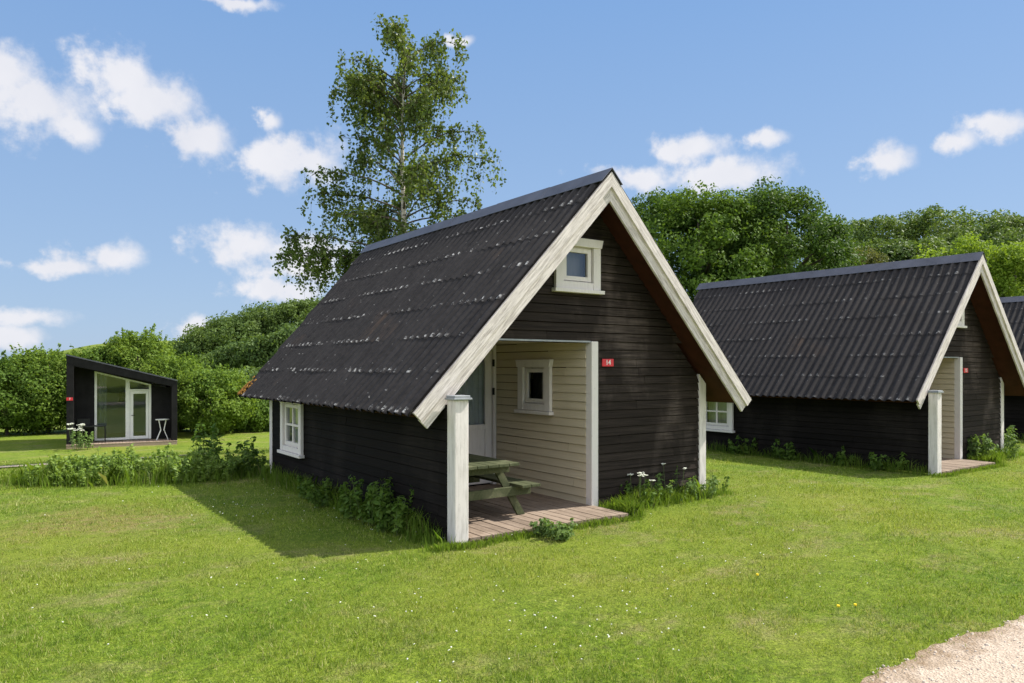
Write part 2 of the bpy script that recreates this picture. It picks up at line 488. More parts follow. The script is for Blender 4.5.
M['birch'] = birch_bark()
M['petal'] = simple('white_petals', (.66, .67, .58), .8, .1, 30)
M['yellow'] = simple('yellow_petals', (.75, .55, .02), .8, .1, 30)

def lawn_col(b):
    c = b.coord()
    big = b.noise(c, .28, 5, .6)
    mid = b.noise(c, 1.3, 5, .62)
    fine = b.noise(c, 9, 4, .65)
    col = b.mix(b.ramp(mid, .3, .7), (.122, .206, .016), (.232, .314, .027))
    mott = b.noise(c, 13, 4, .65)
    col = b.mix(b.ramp(mott, .30, .5, .8, 0), col, (.055, .100, .010))
    col = b.mix(b.ramp(mott, .54, .66, 0, .7), col, (.31, .345, .065))
    col = b.mix(b.ramp(big, .45, .68, 0, .75), col, (.285, .315, .045))
    col = b.mix(b.ramp(fine, .58, .74, 0, .55), col, (.30, .28, .10))
    dry = b.math('MULTIPLY', b.ramp(b.noise(b.coord('Object', (1, 1.6, 1)), .8, 5, .65), .52, .66), b.ramp(fine, .4, .6, .25, .8))
    col = b.mix(dry, col, (.36, .30, .15))
    # worn ring left by something that stood on the lawn
    vd = b.N.new('ShaderNodeVectorMath'); vd.operation = 'DISTANCE'; b.L.new(c, vd.inputs[0]); vd.inputs[1].default_value = (-2.75, 3.2, 0)
    rr = b.math('ADD', vd.outputs['Value'], b.ramp(b.noise(c, 1.4, 5, .65), .3, .7, -.7, .7))
    worn = b.math('MULTIPLY', b.ramp(rr, 1.25, .35, 0, 1), b.ramp(fine, .38, .6, .15, .85))
    return b.mix(worn, col, (.33, .245, .11)), fine
def lawn_mat():
    m, nt, out = mat('mown_lawn'); b = NB(nt)
    col, fine = lawn_col(b)
    tiny = b.noise(b.coord(), 55, 4, .7)
    col = b.mix(b.ramp(tiny, .38, .66, .0, .8), col, (.040, .066, .010))
    b.bsdf(out, col, .9, b.bump(tiny, .9, .03), .1)
    return m
M['lawn'] = lawn_mat()
def blade_mat(name, trans=.35, bright=1.):
    m, nt, out = mat(name); b = NB(nt)
    col, fine = lawn_col(b)
    r = b.rnd()
    col = b.mix(b.ramp(r, 0, .45, .8, 0), col, (.065 * bright, .135 * bright, .014 * bright))
    col = b.mix(b.ramp(r, .55, .84, 0, .55), col, (.32, .44, .08))
    col = b.mix(b.ramp(r, .86, .95, 0, .85), col, (.46, .42, .20))
    p = b.N.new('ShaderNodeBsdfPrincipled'); b.L.new(col, p.inputs['Base Color']); p.inputs['Roughness'].default_value = .55
    p.inputs['Specular IOR Level'].default_value = .25
    t = b.N.new('ShaderNodeBsdfTranslucent'); b.L.new(b.mix(1., col, (1.3, 1.25, .7), 'MULTIPLY'), t.inputs['Color'])
    mx = b.N.new('ShaderNodeMixShader'); mx.inputs[0].default_value = trans
    b.L.new(p.outputs[0], mx.inputs[1]); b.L.new(t.outputs[0], mx.inputs[2]); b.L.new(mx.outputs[0], out.inputs[0])
    return m
M['blade'] = blade_mat('grass_blades')
M['tall'] = leaf_mat('tall_grass_blades', (.075, .155, .018), (.17, .26, .04), .45, .5, (.22, .24, .09))
def gravel_mat():
    m, nt, out = mat('pale_gravel'); b = NB(nt)
    c = b.coord()
    v = b.N.new('ShaderNodeTexVoronoi'); b.L.new(c, v.inputs['Vector']); v.inputs['Scale'].default_value = 70
    g = b.noise(c, 28, 5, .7); big = b.noise(c, 1.1, 4, .6)
    sep = b.N.new('ShaderNodeSeparateColor'); b.L.new(v.outputs['Color'], sep.inputs[0])
    col = b.mix(b.ramp(sep.outputs[0], 0, 1), (.32, .255, .195), (.50, .415, .33))
    col = b.mix(b.ramp(big, .4, .7, 0, .6), col, (.45, .365, .275))
    col = b.mix(b.ramp(g, .58, .74, 0, .55), col, (.22, .175, .135))
    py = b.N.new('ShaderNodeSeparateXYZ'); b.L.new(b.coord(), py.inputs[0])
    soil = b.ramp(b.math('ADD', py.outputs[1], b.ramp(b.noise(c, 4.5, 4, .65), .3, .7, -.13, .13)), -4.10, -3.94)
    col = b.mix(b.math('MULTIPLY', soil, b.ramp(g, .3, .65, .45, .95)), col, (.185, .125, .07))
    b.bsdf(out, col, .9, b.bump(b.math('ADD', v.outputs['Distance'], g), .8, .012), .2)
    return m
M['gravel'] = gravel_mat()
M['track'] = simple('pale_track_gravel', (.46, .37, .27), .9, .25, 7)
M['pebble'] = wood_mat('loose_stones', (.42, .35, .28), (.62, .54, .45), .25)

# ------------------------------------------------------------------ ground
def ground():
    def axis(c):
        t = np.concatenate([np.arange(-30, 45, .6), ])
        far = np.array([60, 80, 100, 125, 150, 190, 240, 320, 450, 700, 1100])
        return np.concatenate([-(far[::-1]) + 10, t, far])
    X, Y = axis(0), axis(0)
    gx, gy = np.meshgrid(X, Y)
    gz = terrain(gx, gy)
    V = np.stack([gx.ravel(), gy.ravel(), gz.ravel()], 1)
    n, m = len(X), len(Y)
    i, j = np.meshgrid(np.arange(n - 1), np.arange(m - 1))
    a = (j * n + i).ravel()
    F = np.stack([a, a + 1, a + n + 1, a + n], 1)
    o = np_mesh('lawn', V, F, M['lawn'], smooth=True)
    tag(o, kind='structure')
ground()

def path_edge(x):
    return -3.93 + .05 * np.sin(x * 2.1) + .02 * np.sin(x * 5.7 + 1) + .012 * np.sin(x * 13.1 + 2) + .012 * np.sin(x * 31)
def path():
    xs = np.concatenate([np.arange(-40, -2, 1.0), np.arange(-2, 8, .04), np.arange(8, 90, .5)])
    n = len(xs); rows = 9
    V = []
    for r in range(rows):
        t = r / (rows - 1)
        y = path_edge(xs) * (1 - t) + (-7.4) * t
        V.append(np.stack([xs, y, terrain(xs, y) + .006 + .018 * math.sin(math.pi * t)], 1))
    V = np.concatenate(V)
    i, j = np.meshgrid(np.arange(n - 1), np.arange(rows - 1)); a = (j * n + i).ravel()
    o = np_mesh('gravel_path', V, np.stack([a, a + n, a + n + 1, a + 1], 1), M['gravel'], smooth=True)
    tag(o, kind='structure')
    # the narrow track far to the left
    xs = np.arange(-34, 1.5, .5); n = len(xs)
    V = []
    for k, off in enumerate((-.55, 0, .55)):
        y = 13.4 + .018 * (xs + 2) ** 2 * .3 + off
        V.append(np.stack([xs, y, terrain(xs, y) + .03], 1))
    V = np.concatenate(V); i, j = np.meshgrid(np.arange(n - 1), np.arange(2)); a = (j * n + i).ravel()
    tag(np_mesh('gravel_track', V, np.stack([a, a + 1, a + n + 1, a + n], 1), M['track'], smooth=True), kind='structure')
path()

# ------------------------------------------------------------------ the cabin
CW = 4.26; CL = 5.58; FY = .62; RY = .158; AX = 2.156
ALPHA = math.atan(1.0506); CA, SA = math.cos(ALPHA), math.sin(ALPHA)
EX, EZ = -.377, 1.263
SL = (AX - EX) / CA                       # slope length
def rp(s, n, y, side):
    """point on a roof slope: s metres up from the eave, n metres above the slope line"""
    x = EX + s * CA - n * SA; z = EZ + s * SA + n * CA
    return (x, y, z) if side < 0 else (2 * AX - x, y, z)

def siding(mb, O, U, Nn, z0, z1, xl, xr, holes=(), expo=.107, rng=None, tb=.025, tt=.010):
    O, U, Nn = np.array(O, float), np.array(U, float), np.array(Nn, float); Z = np.array([0, 0, 1.])
    rng = rng or random.Random(3)
    z = z0
    while z < z1 - .004:
        e = min(z + expo, z1)
        cuts = sorted({z, e} | {h for (a, b, c, d) in holes for h in (c, d) if z + .002 < h < e - .002})
        joints = []
        p = xl(z) - 1 + rng.uniform(0, 2.5)
        while p < xr(z) + 1:
            joints.append(p); p += rng.uniform(2.0, 3.8)
        for c0, c1 in zip(cuts, cuts[1:]):
            mid = (c0 + c1) / 2
            segs = [(None, None)]
            segs = [[xl(c0), xl(c1), xr(c0), xr(c1)]]
            for (a, b, c, d) in holes:
                if c <= mid <= d:
                    nx = []
                    for (l0, l1, r0, r1) in segs:
                        if b <= min(l0, l1) or a >= max(r0, r1): nx.append([l0, l1, r0, r1]); continue
                        if a > max(l0, l1): nx.append([l0, l1, a, a])
                        if b < min(r0, r1): nx.append([b, b, r0, r1])
                    segs = nx
            fine = []
            for (l0, l1, r0, r1) in segs:
                cur = (l0, l1)
                for q in joints:
                    if max(cur) + .15 < q < min(r0, r1) - .15:
                        fine.append((cur[0], cur[1], q - .0012, q - .0012)); cur = (q + .0012, q + .0012)
                fine.append((cur[0], cur[1], r0, r1))
            f0 = tb + (tt - tb) * (c0 - z) / expo; f1 = tb + (tt - tb) * (c1 - z) / expo
            for (l0, l1, r0, r1) in fine:
                if r0 - l0 < .01: continue
                w = rng.uniform(-.002, .002)
                P = lambda x, zz, n: O + U * x + Z * zz + Nn * n
                mb.hexa([P(l0, c0, -.022), P(r0, c0, -.022), P(r0, c0, 0), P(l0, c0, 0), P(l1, c1, -.022), P(max(r1, l1 + .002), c1, -.022), P(max(r1, l1 + .002), c1, 0), P(l1, c1, 0)])
                g_ = .0085 if c1 > e - .001 and c1 - c0 > .03 else 0
                if g_: tq = 1 - g_ / (c1 - c0); l1, r1, c1 = l0 + (l1 - l0) * tq, r0 + (r1 - r0) * tq, c1 - g_
                mb.hexa([P(l0, c0, .0005), P(r0, c0, .0005), P(r0, c0, f0 + w), P(l0, c0, f0 + w),
                         P(l1, c1, .0005), P(max(r1, l1 + .002), c1, .0005), P(max(r1, l1 + .002), c1, f1 + w), P(l1, c1, f1 + w)])
        z = e

def add_window(parent, O, U, Nn, u0, u1, z0, z1, cas=.11, panes=(1, 1), arch=False, curtain=True, flare=.03, blind=False):
    """casing (part) > sash, pane, sill, curtain (sub-parts); O is on the board face"""
    Z = (0, 0, 1)
    mb = MB(); fr = (O, U, Z, Nn)
    hd = .10 if not arch else .06
    mb.obox(*fr, (u0, z0, .004), (u0 + cas, z1 - hd, .05))
    mb.obox(*fr, (u1 - cas, z0, .004), (u1, z1 - hd, .05))
    mb.obox(*fr, (u0 + cas, z0 + .002, .004), (u1 - cas, z0 + cas * .75, .044))
    O_, U_, N_ = np.array(O, float), np.array(U, float), np.array(Nn, float)
    P = lambda u, v, n: O_ + U_ * u + np.array([0, 0, v]) + N_ * n
    if arch:
        top = [P(u1 + .01, z1 - hd, .004)]
        for i in range(13):
            t = i / 12
            top.append(P(u1 + .01 - (u1 - u0 + .02) * t, z1 - hd + .03 + .085 * math.sin(math.pi * t), .004))
        top.append(P(u0 - .01, z1 - hd, .004))
        mb.prism(top[::-1], N_ * .055)
    else:
        mb.prism([P(u0 - .004, z1 - hd, .004), P(u1 + .004, z1 - hd, .004), P(u1 + flare, z1, .004), P(u0 - flare, z1, .004)], N_ * .062)
    # reveal lining
    a0, a1, b0, b1 = u0 + cas, u1 - cas, z0 + cas * .75, z1 - hd
    t = .012
    mb.obox(*fr, (a0 - .003, b0, -.09), (a0 + t, b1, .0035)); mb.obox(*fr, (a1 - t, b0, -.09), (a1 + .003, b1, .0035))
    mb.obox(*fr, (a0 + t, b0 - .003, -.09), (a1 - t, b0 + t, .0035)); mb.obox(*fr, (a0 + t, b1 - t, -.09), (a1 - t, b1 + .003, .0035))
    w = mb.build('window', M['white_clean'], parent, bevel=.004)
    a0 += t; a1 -= t; b0 += t; b1 -= t
    s = MB(); k = .055
    s.obox(*fr, (a0 + .003, b0 + .003, -.03), (a0 + k, b1 - .003, .018)); s.obox(*fr, (a1 - k, b0 + .003, -.03), (a1 - .003, b1 - .003, .018))
    s.obox(*fr, (a0 + k, b0 + .003, -.03), (a1 - k, b0 + k, .018)); s.obox(*fr, (a0 + k, b1 - k, -.03), (a1 - k, b1 - .003, .018))
    for i in range(1, panes[0]):
        u = a0 + (a1 - a0) * i / panes[0]; s.obox(*fr, (u - .018, b0 + k, -.02), (u + .018, b1 - k, .012))
    for i in range(1, panes[1]):
        v = b0 + (b1 - b0) * i / panes[1]; s.obox(*fr, (a0 + k, v - .016, -.018), (a1 - k, v + .016, .010))
    s.build('sash', M['white_clean'], w, bevel=.003)
    g = MB()
    g.face([P(a0 + k - .005, b0 + k - .005, -.008), P(a1 - k + .005, b0 + k - .005, -.008), P(a1 - k + .005, b1 - k + .005, -.008), P(a0 + k - .005, b1 - k + .005, -.008)])
    g.build('pane', M['glass'], w)
    sl = MB(); sl.obox(*fr, (u0 - .035, z0 - .045, .004), (u1 + .035, z0 - .002, .085))
    sl.build('sill', M['white_clean'], w, bevel=.004)
    if curtain:
        c = MB(); n = 20; amp = .003 if blind else .02
        lo, hi = a0 + .0, a0 + (a1 - a0) * (1 if panes != (1, 1) or blind else .42)
        for i in range(n):
            p, q = lo + (hi - lo) * i / n, lo + (hi - lo) * (i + 1) / n
            fa, fb = -.13 + amp * math.sin(i * 1.5), -.13 + amp * math.sin((i + 1) * 1.5)
            c.face([P(p, b0, fa), P(q, b0, fb), P(q, b1, fb), P(p, b1, fa)])
        c.build('curtain', M['blind'] if blind else M['curtain'], w)
    return w

def build_cabin(label):
    root = thing('holiday_cabin', label, 'cabin', (0, 0, 0), 0, 'black wooden holiday cabins')
    rng = random.Random(5)
    lim = lambda z: (z - 1.505) / 1.0506              # inside line of the roof
    cl = lambda z: max(0.0, lim(z)); cr = lambda z: min(CW, 2 * AX - lim(z))
    # side walls and rear wall
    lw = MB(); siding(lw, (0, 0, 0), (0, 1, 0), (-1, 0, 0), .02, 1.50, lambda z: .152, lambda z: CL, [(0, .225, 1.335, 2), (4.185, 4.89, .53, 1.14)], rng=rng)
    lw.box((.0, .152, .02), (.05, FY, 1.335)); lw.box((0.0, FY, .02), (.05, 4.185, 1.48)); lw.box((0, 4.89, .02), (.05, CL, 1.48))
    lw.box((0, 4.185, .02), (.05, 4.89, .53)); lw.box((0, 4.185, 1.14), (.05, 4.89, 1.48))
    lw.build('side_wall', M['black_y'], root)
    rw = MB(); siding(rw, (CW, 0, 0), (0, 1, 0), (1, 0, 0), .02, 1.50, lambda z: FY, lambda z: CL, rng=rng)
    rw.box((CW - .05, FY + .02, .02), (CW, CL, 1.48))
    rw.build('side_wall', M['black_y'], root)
    bw = MB(); siding(bw, (0, CL, 0), (1, 0, 0), (0, 1, 0), .02, 3.72, lambda z: cl(z) + .0, lambda z: max(cr(z), cl(z) + .01), rng=rng)
    bw.build('rear_wall', M['black_x'], root)
    # front wall with gable
    PX = 2.328
    fw = MB()
    siding(fw, (0, FY, 0), (1, 0, 0), (0, -1, 0), .03, 2.015, lambda z: PX, lambda z: min(CW - .10, cr(z) - .1 if z > 1.505 else CW - .10), rng=rng, expo=.1045)
    siding(fw, (0, FY, 0), (1, 0, 0), (0, -1, 0), 2.015, 3.74, lambda z: cl(z), lambda z: max(cr(z), cl(z) + .01), [(1.76, 2.245, 2.69, 3.125)], rng=rng, expo=.1045)
    # beam over the porch with its pale drip edge
    fw.box((cl(2.02), FY + .001, 1.99), (PX - .11, FY + .07, 2.10))
    fw.build('front_wall', M['black_x'], root)
    dr = MB(); dr.box((.46, FY - .026, 1.995), (PX - .106, FY + .0005, 2.014)); dr.build('drip_board', M['cap'], root)
    # posts
    p = MB(); p.box((-.02, 0, -.06), (.135, .150, 1.385)); pp = p.build('porch_post', M['white'], root, bevel=.008)
    c = MB(); c.box((-.045, -.028, 1.385), (.16, .153, 1.405)); c.box((-.03, -.015, 1.405), (.145, .151, 1.428))
    c.build('post_cap', M['cap'], pp, bevel=.004)
    p = MB(); p.box((PX - .105, FY - .045, .02), (PX, FY + .062, 2.008)); p.build('corner_post', M['white_clean'], root, bevel=.005)
    p = MB(); p.hexa([(CW - .105, FY - .035, -.02), (CW + .028, FY - .035, -.02), (CW + .028, FY + .02, -.02), (CW - .105, FY + .02, -.02),
                      (CW - .105, FY - .035, 1.61), (CW + .028, FY - .035, 1.475), (CW + .028, FY + .02, 1.475), (CW - .105, FY + .02, 1.61)])
    p.build('corner_board', M['white'], root, bevel=.004)
    p = MB(); p.box((-.032, CL - .09, .0), (-.0225, CL + .03, 1.46)); p.box((-.0225, CL + .0225, .0), (.09, CL + .031, 1.46)); p.build('corner_board', M['white'], root)
    # porch: cream side wall, door wall, ceiling, deck
    cw = MB()
    siding(cw, (PX - .09, 0, 0), (0, 1, 0), (-1, 0, 0), .03, 2.02, lambda z: FY + .062, lambda z: 2.64, [(1.40, 1.925, 1.20, 1.71)], rng=rng, expo=.1045)
    cw.build('porch_wall', M['cream_y'], root)
    DY = 2.63
    dw = MB(); siding(dw, (0, DY, 0), (1, 0, 0), (0, -1, 0), .03, 2.02, lambda z: max(.05, cl(z)), lambda z: 1.17, rng=rng)
    dw.build('door_wall', M['cream_x'], root)
    ce = MB(); ce.hexa([(.47, FY + .071, 2.022), (PX - .09, FY + .071, 2.022), (PX - .09, DY, 2.022), (.47, DY, 2.022), (.50, FY + .071, 2.05), (PX - .09, FY + .071, 2.05), (PX - .09, DY, 2.05), (.5, DY, 2.05)])
    ce.build('porch_ceiling', M['cream_y'], root)
    il = MB(); il.box((.052, .155, .05), (.066, DY - .002, 1.40)); il.build('porch_lining', M['black_y'], root)
    fr = MB()
    fr.box((1.17, DY - .045, .05), (1.25, DY + .05, 2.018)); fr.box((2.165, DY - .045, .05), (PX - .112, DY + .05, 2.018)); fr.box((1.25, DY - .045, 1.94), (2.165, DY + .05, 2.018))
    door = fr.build('door_frame', M['white_clean'], root, bevel=.004)
    d = MB()
    d.box((1.256, DY - .01, .07), (1.38, DY + .035, 1.935)); d.box((2.05, DY - .01, .07), (2.16, DY + .035, 1.935))
    d.box((1.38, DY - .01, 1.83), (2.05, DY + .035, 1.935)); d.box((1.38, DY - .01, .82), (2.05, DY + .035, .90)); d.box((1.38, DY - .01, .07), (2.05, DY + .035, .20))
    d.box((1.38, DY + .006, .20), (2.05, DY + .02, .82))
    d.build('door', M['white_clean'], door, bevel=.005)
    g = MB(); g.face([(1.378, DY + .012, .898), (2.052, DY + .012, .898), (2.052, DY + .012, 1.832), (1.378, DY + .012, 1.832)]); g.build('door_pane', M['glass'], door)
    for z in (1.36, 1.76):
        h = MB(); h.box((2.145, DY - .055, z - .05), (2.18, DY - .046, z + .05)); h.build('hinge', M['hinge'], door)
    h = MB(); h.tube([(1.31, DY - .01, 1.02), (1.31, DY - .06, 1.02), (1.42, DY - .06, 1.02)], [.012, .011, .010], 8); h.build('door_handle', M['hinge'], door)
    cu = MB(); n = 36
    for i in range(n):
        p, q = 1.40 + .74 * i / n, 1.40 + .74 * (i + 1) / n
        if i / n < .22: continue
        fa, fb = DY + .09 + .018 * math.sin(i * 1.3), DY + .09 + .018 * math.sin((i + 1) * 1.3)
        cu.face([(p, fa, .7), (q, fb, .7), (q, fb, 1.9), (p, fa, 1.9)])
    cu.build('curtain', M['curtain'], door)
    fl = MB(); fl.box((.06, DY + .06, .03), (CW - .06, CL - .01, .05)); fl.box((PX - .05, FY + .08, .03), (CW - .06, DY + .06, .049)); fl.build('floor', M['dark'], root)
    dk = MB(); x = .142; r2 = random.Random(9)
    while x < 2.20:
        w = .118; dk.box((x, -.02 + r2.uniform(-.008, .008), .022), (min(x + w, 2.262), 2.615 if x < PX - .2 else 2.6, .052 + r2.uniform(-.002, .002))); x += w + .014
    dk.build('deck', M['deck'], root)
    bm_ = MB(); bm_.box((.14, -.012, -.05), (2.25, .03, .0215)); bm_.box((2.215, .03, -.05), (2.25, FY - .05, .0215)); bm_.build('deck_beam', M['deck'], root)
    # windows
    add_window(root, (0, FY - .022, 0), (1, 0, 0), (0, -1, 0), 1.66, 2.345, 2.615, 3.215, .112, blind=True)
    add_window(root, (PX - .09 - .022, 0, 0), (0, -1, 0), (-1, 0, 0), -2.01, -1.315, 1.135, 1.80, .115)
    add_window(root, (-.022, 0, 0), (0, -1, 0), (-1, 0, 0), -4.98, -4.10, .47, 1.235, .10, (2, 2), True)
    # roof
    for side in (-1, 1):
        rows = 7; V = []; F = []; UV = []
        ys = np.arange(RY + .012, 6.82, .155 / 8)
        for r in range(rows):
            s0 = -.035 + (SL + .03) * r / rows; s1 = -.035 + (SL + .03) * (r + 1) / rows + .05
            k = len(V); steps = (0, .04, .5, 1)
            for t in steps:
                s = min(s0 + (s1 - s0) * t, SL - .02)
                yend = 5.957 + (6.775 - 5.957) * min(1, max(0, s / SL))
                lift = .003 + .0042 * (1 - t)
                for y in ys:
                    yy = min(y, yend)
                    nn = lift + .023 * math.cos(2 * math.pi * yy / .155) + .0025 * math.sin(yy * 3.1 + r * 2)
                    V.append(rp(s + (.006 * math.sin(yy * 23 + r) if t == 0 else 0), nn, yy, side))
                    UV.append((yy, (rows - r) - .0 - t * .96))
            nY = len(ys)
            for a in range(len(steps) - 1):
                s = s0
                yend = 5.957 + (6.775 - 5.957) * min(1, max(0, s1 / SL))
                for i in range(nY - 1):
                    if ys[i] >= yend: continue
                    q = (k + a * nY + i, k + a * nY + i + 1, k + (a + 1) * nY + i + 1, k + (a + 1) * nY + i)
                    F.append(q if side < 0 else q[::-1])
        V = np.array(V); F = np.array(F)
        o = np_mesh('roof', V, F, M['roof'], root, smooth=True)
        ul = o.data.uv_layers.new(name='UVMap')
        UVa = np.array(UV, np.float32)
        li = np.empty(len(o.data.loops), np.int32); o.data.loops.foreach_get('vertex_index', li)
        ul.data.foreach_set('uv', UVa[li].ravel())
        so = o.modifiers.new('sheet_thickness', 'SOLIDIFY'); so.thickness = .008; so.offset = -1; so.use_rim = False
        # soffit
        sf = MB()
        a = [rp(.03, -.10, RY + .06, side), rp(SL - .105, -.10, RY + .06, side), rp(SL - .105, -.10, 6.70, side), rp(.03, -.10, 5.90, side)]
        b_ = [rp(.03, -.075, RY + .06, side), rp(SL - .08, -.075, RY + .06, side), rp(SL - .08, -.075, 6.70, side), rp(.03, -.075, 5.90, side)]
        sf.hexa(a + b_); sf.build('soffit', M['soffit'], root)
        # two bargeboards, the upper one proud of the lower
        for (n0, n1, y0, y1) in ((-.112, .004, RY - .004, RY + .026), (-.222, -.100, RY + .0265, RY + .054)):
            rb = MB()
            top0, bot0 = rp(0, n1, 0, side), rp(0, n0, 0, side)
            sa = SL + n1 * math.tan(ALPHA) - (0 if side < 0 else .001); sb = SL + n0 * math.tan(ALPHA) - (0 if side < 0 else .001)
            ra, rb_ = rp(sa, n1, 0, side), rp(sb, n0, 0, side)
            q = [bot0, rb_, ra, top0]
            rb.hexa([(x, y0, z) for (x, _, z) in q] + [(x, y1, z) for (x, _, z) in q])
            ob = rb.build('bargeboard', M['rake'], root)
            ul = ob.data.uv_layers.new(name='UVMap')
            for lp in ob.data.loops:
                co = ob.data.vertices[lp.vertex_index].co
                xx = co.x if side < 0 else 2 * AX - co.x
                ss = (xx - EX) * CA + (co.z - EZ) * SA; nn = -(xx - EX) * SA + (co.z - EZ) * CA
                ul.data[lp.index].uv = (ss + side * 7.3 + n0 * 40, nn + co.y)
    # ridge cap in lengths
    rc = MB(); y = RY - .012; k = 0
    while y < 6.79:
        e = min(y + 1.18, 6.80); up = .003 * (k % 2)
        for side in (-1, 1):
            s0, s1 = SL - .20, SL
            q = [rp(s0, .031 + up, 0, side), rp(s0, .037 + up, 0, side)]
            apex_lo = EZ + SL * SA + (.031 + up) / CA; apex_hi = EZ + SL * SA + (.037 + up) / CA
            q = [q[0], (AX, 0, apex_lo), (AX, 0, apex_hi), q[1]]
            rc.hexa([(x, y, z) for (x, _, z) in q] + [(x, e - .0, z) for (x, _, z) in q])
        y = e - .03 if e < 6.79 else 9; k += 1
    rc.build('ridge_cap', M['ridge'], root)
    return root

cabin = build_cabin('nearest black cabin, with a green picnic table on its open porch')
c2 = copy_tree(cabin)
c2.location = (9.379, -.0685, -.117); c2.rotation_euler = (0, 0, .0167)
c2['label'] = 'middle black cabin standing between the nearest cabin and the one cut by the right edge'
c3 = copy_tree(cabin)
c3.location = (18.75, -.2, -.21); c3.rotation_euler = (0, 0, .017)
c3['label'] = 'farthest black cabin, mostly hidden behind the middle cabin at the right edge of the photo'
for c in (c2, c3):
    for ch in c.children:
        if ch.name.startswith('roof'):
            ch.material_slots[0].link = 'OBJECT'; ch.material_slots[0].material = M['roof_b']

# orange moss at the low rear corner of the near roof
def moss():
    rng = np.random.default_rng(4)
    mb = MB()
    for i in range(80):
        s = abs(rng.normal(0, .14)); y = 5.957 + .818 * s / SL - abs(rng.normal(0, .10)) - .01
        r = rng.uniform(.008, .028)
        cn = np.array(rp(s - .02,   .036 + .02 * math.cos(2 * math.pi * y / .155), y, -1))
        P = []
        for a in range(6):
            P.append(cn + r * np.array([math.cos(a * 1.047) * CA, math.sin(a * 1.047) * 1.3, math.cos(a * 1.047) * SA]))
        mb.prism(P, (-.012 * SA, 0, .012 * CA))
    tag(mb.build('roof_moss', M['moss'], cabin), kind='stuff')
moss()

# ------------------------------------------------------------------ house numbers
def text_mesh(name, body, size, mt, parent, loc, rot):
    cu = bpy.data.curves.new('txt', 'FONT'); cu.body = body; cu.size = size; cu.align_x = 'CENTER'; cu.align_y = 'CENTER'; cu.extrude = .002
    cu.offset = size * .012
    to = bpy.data.objects.new('txt', cu); COL.objects.link(to)
    bpy.context.view_layer.update()
    me = bpy.data.meshes.new_from_object(to.evaluated_get(bpy.context.evaluated_depsgraph_get()))
    bpy.data.objects.remove(to)
    me.materials.clear(); me.materials.append(mt)
    o = bpy.data.objects.new(name, me); COL.objects.link(o)
    o.parent = parent; o.location = loc; o.rotation_euler = rot
    return o
def number_sign(loc, rz, body, label, w=.185, h=.092):
    r = thing('number_sign', label, 'sign', loc, rz, 'red number signs')
    b = MB(); b.box((-w / 2, -.012, -h / 2), (w / 2, 0, h / 2)); b.build('plate', M['red'], r, bevel=.003)
    text_mesh('digits', body, h * .92, M['sign_white'], r, (0, -.0145, 0), (rad(90), 0, 0))
    return r
number_sign((2.495, FY - .024, 1.755), 0, '14', 'red number 14 plate beside the white porch corner post of the nearest cabin')
v = Matrix.Rotation(.0167, 4, 'Z') @ Vector((2.495, FY - .024, 1.755))
number_sign((9.379 + v.x, -.0685 + v.y, -.117 + v.z), .0167, '15', 'small red number plate on the front wall of the middle black cabin')

# ------------------------------------------------------------------ picnic table
def picnic():
    r = thing('picnic_table', 'mossy green wooden picnic table with attached benches on the cabin porch', 'picnic table', (.69, 1.14, .054))
    L = .75
    t = MB(); n = 5; w = .128
    for i in range(n):
        x = -.335 + i * (w + .0075); t.box((x, -L, .585), (x + w, L, .618))
    t.build('tabletop', M['table'], r, bevel=.004)
    for s in (-1, 1):
        b = MB()
        for i in range(2):
            x = .375 + i * .128; x0, x1 = (x, x + .12) if s > 0 else (-x - .12, -x)
            b.box((x0, -L, .335), (x1, L, .366))
        b.build('bench', M['table'], r, bevel=.004)
    for y in (-.52, .52):
        for s in (-1, 1):
            l = MB(); yy = y + (.019 if s > 0 else -.019)
            top, bot = s * .20, s * .53
            l.hexa([(bot - .05, yy - .018, 0), (bot + .05, yy - .018, 0), (bot + .05, yy + .018, 0), (bot - .05, yy + .018, 0),
                    (top - .05, yy - .018, .545), (top + .05, yy - .018, .545), (top + .05, yy + .018, .545), (top - .05, yy + .018, .545)])
            l.build('leg', M['table'], r, bevel=.003)
        c = MB(); c.box((-.60, y - .076, .235), (.60, y - .038, .334)); c.build('crossbeam', M['table'], r, bevel=.003)
        c = MB(); c.box((-.31, y - .075, .50), (.31, y - .038, .584)); c.build('top_batten', M['table'], r, bevel=.003)
picnic()

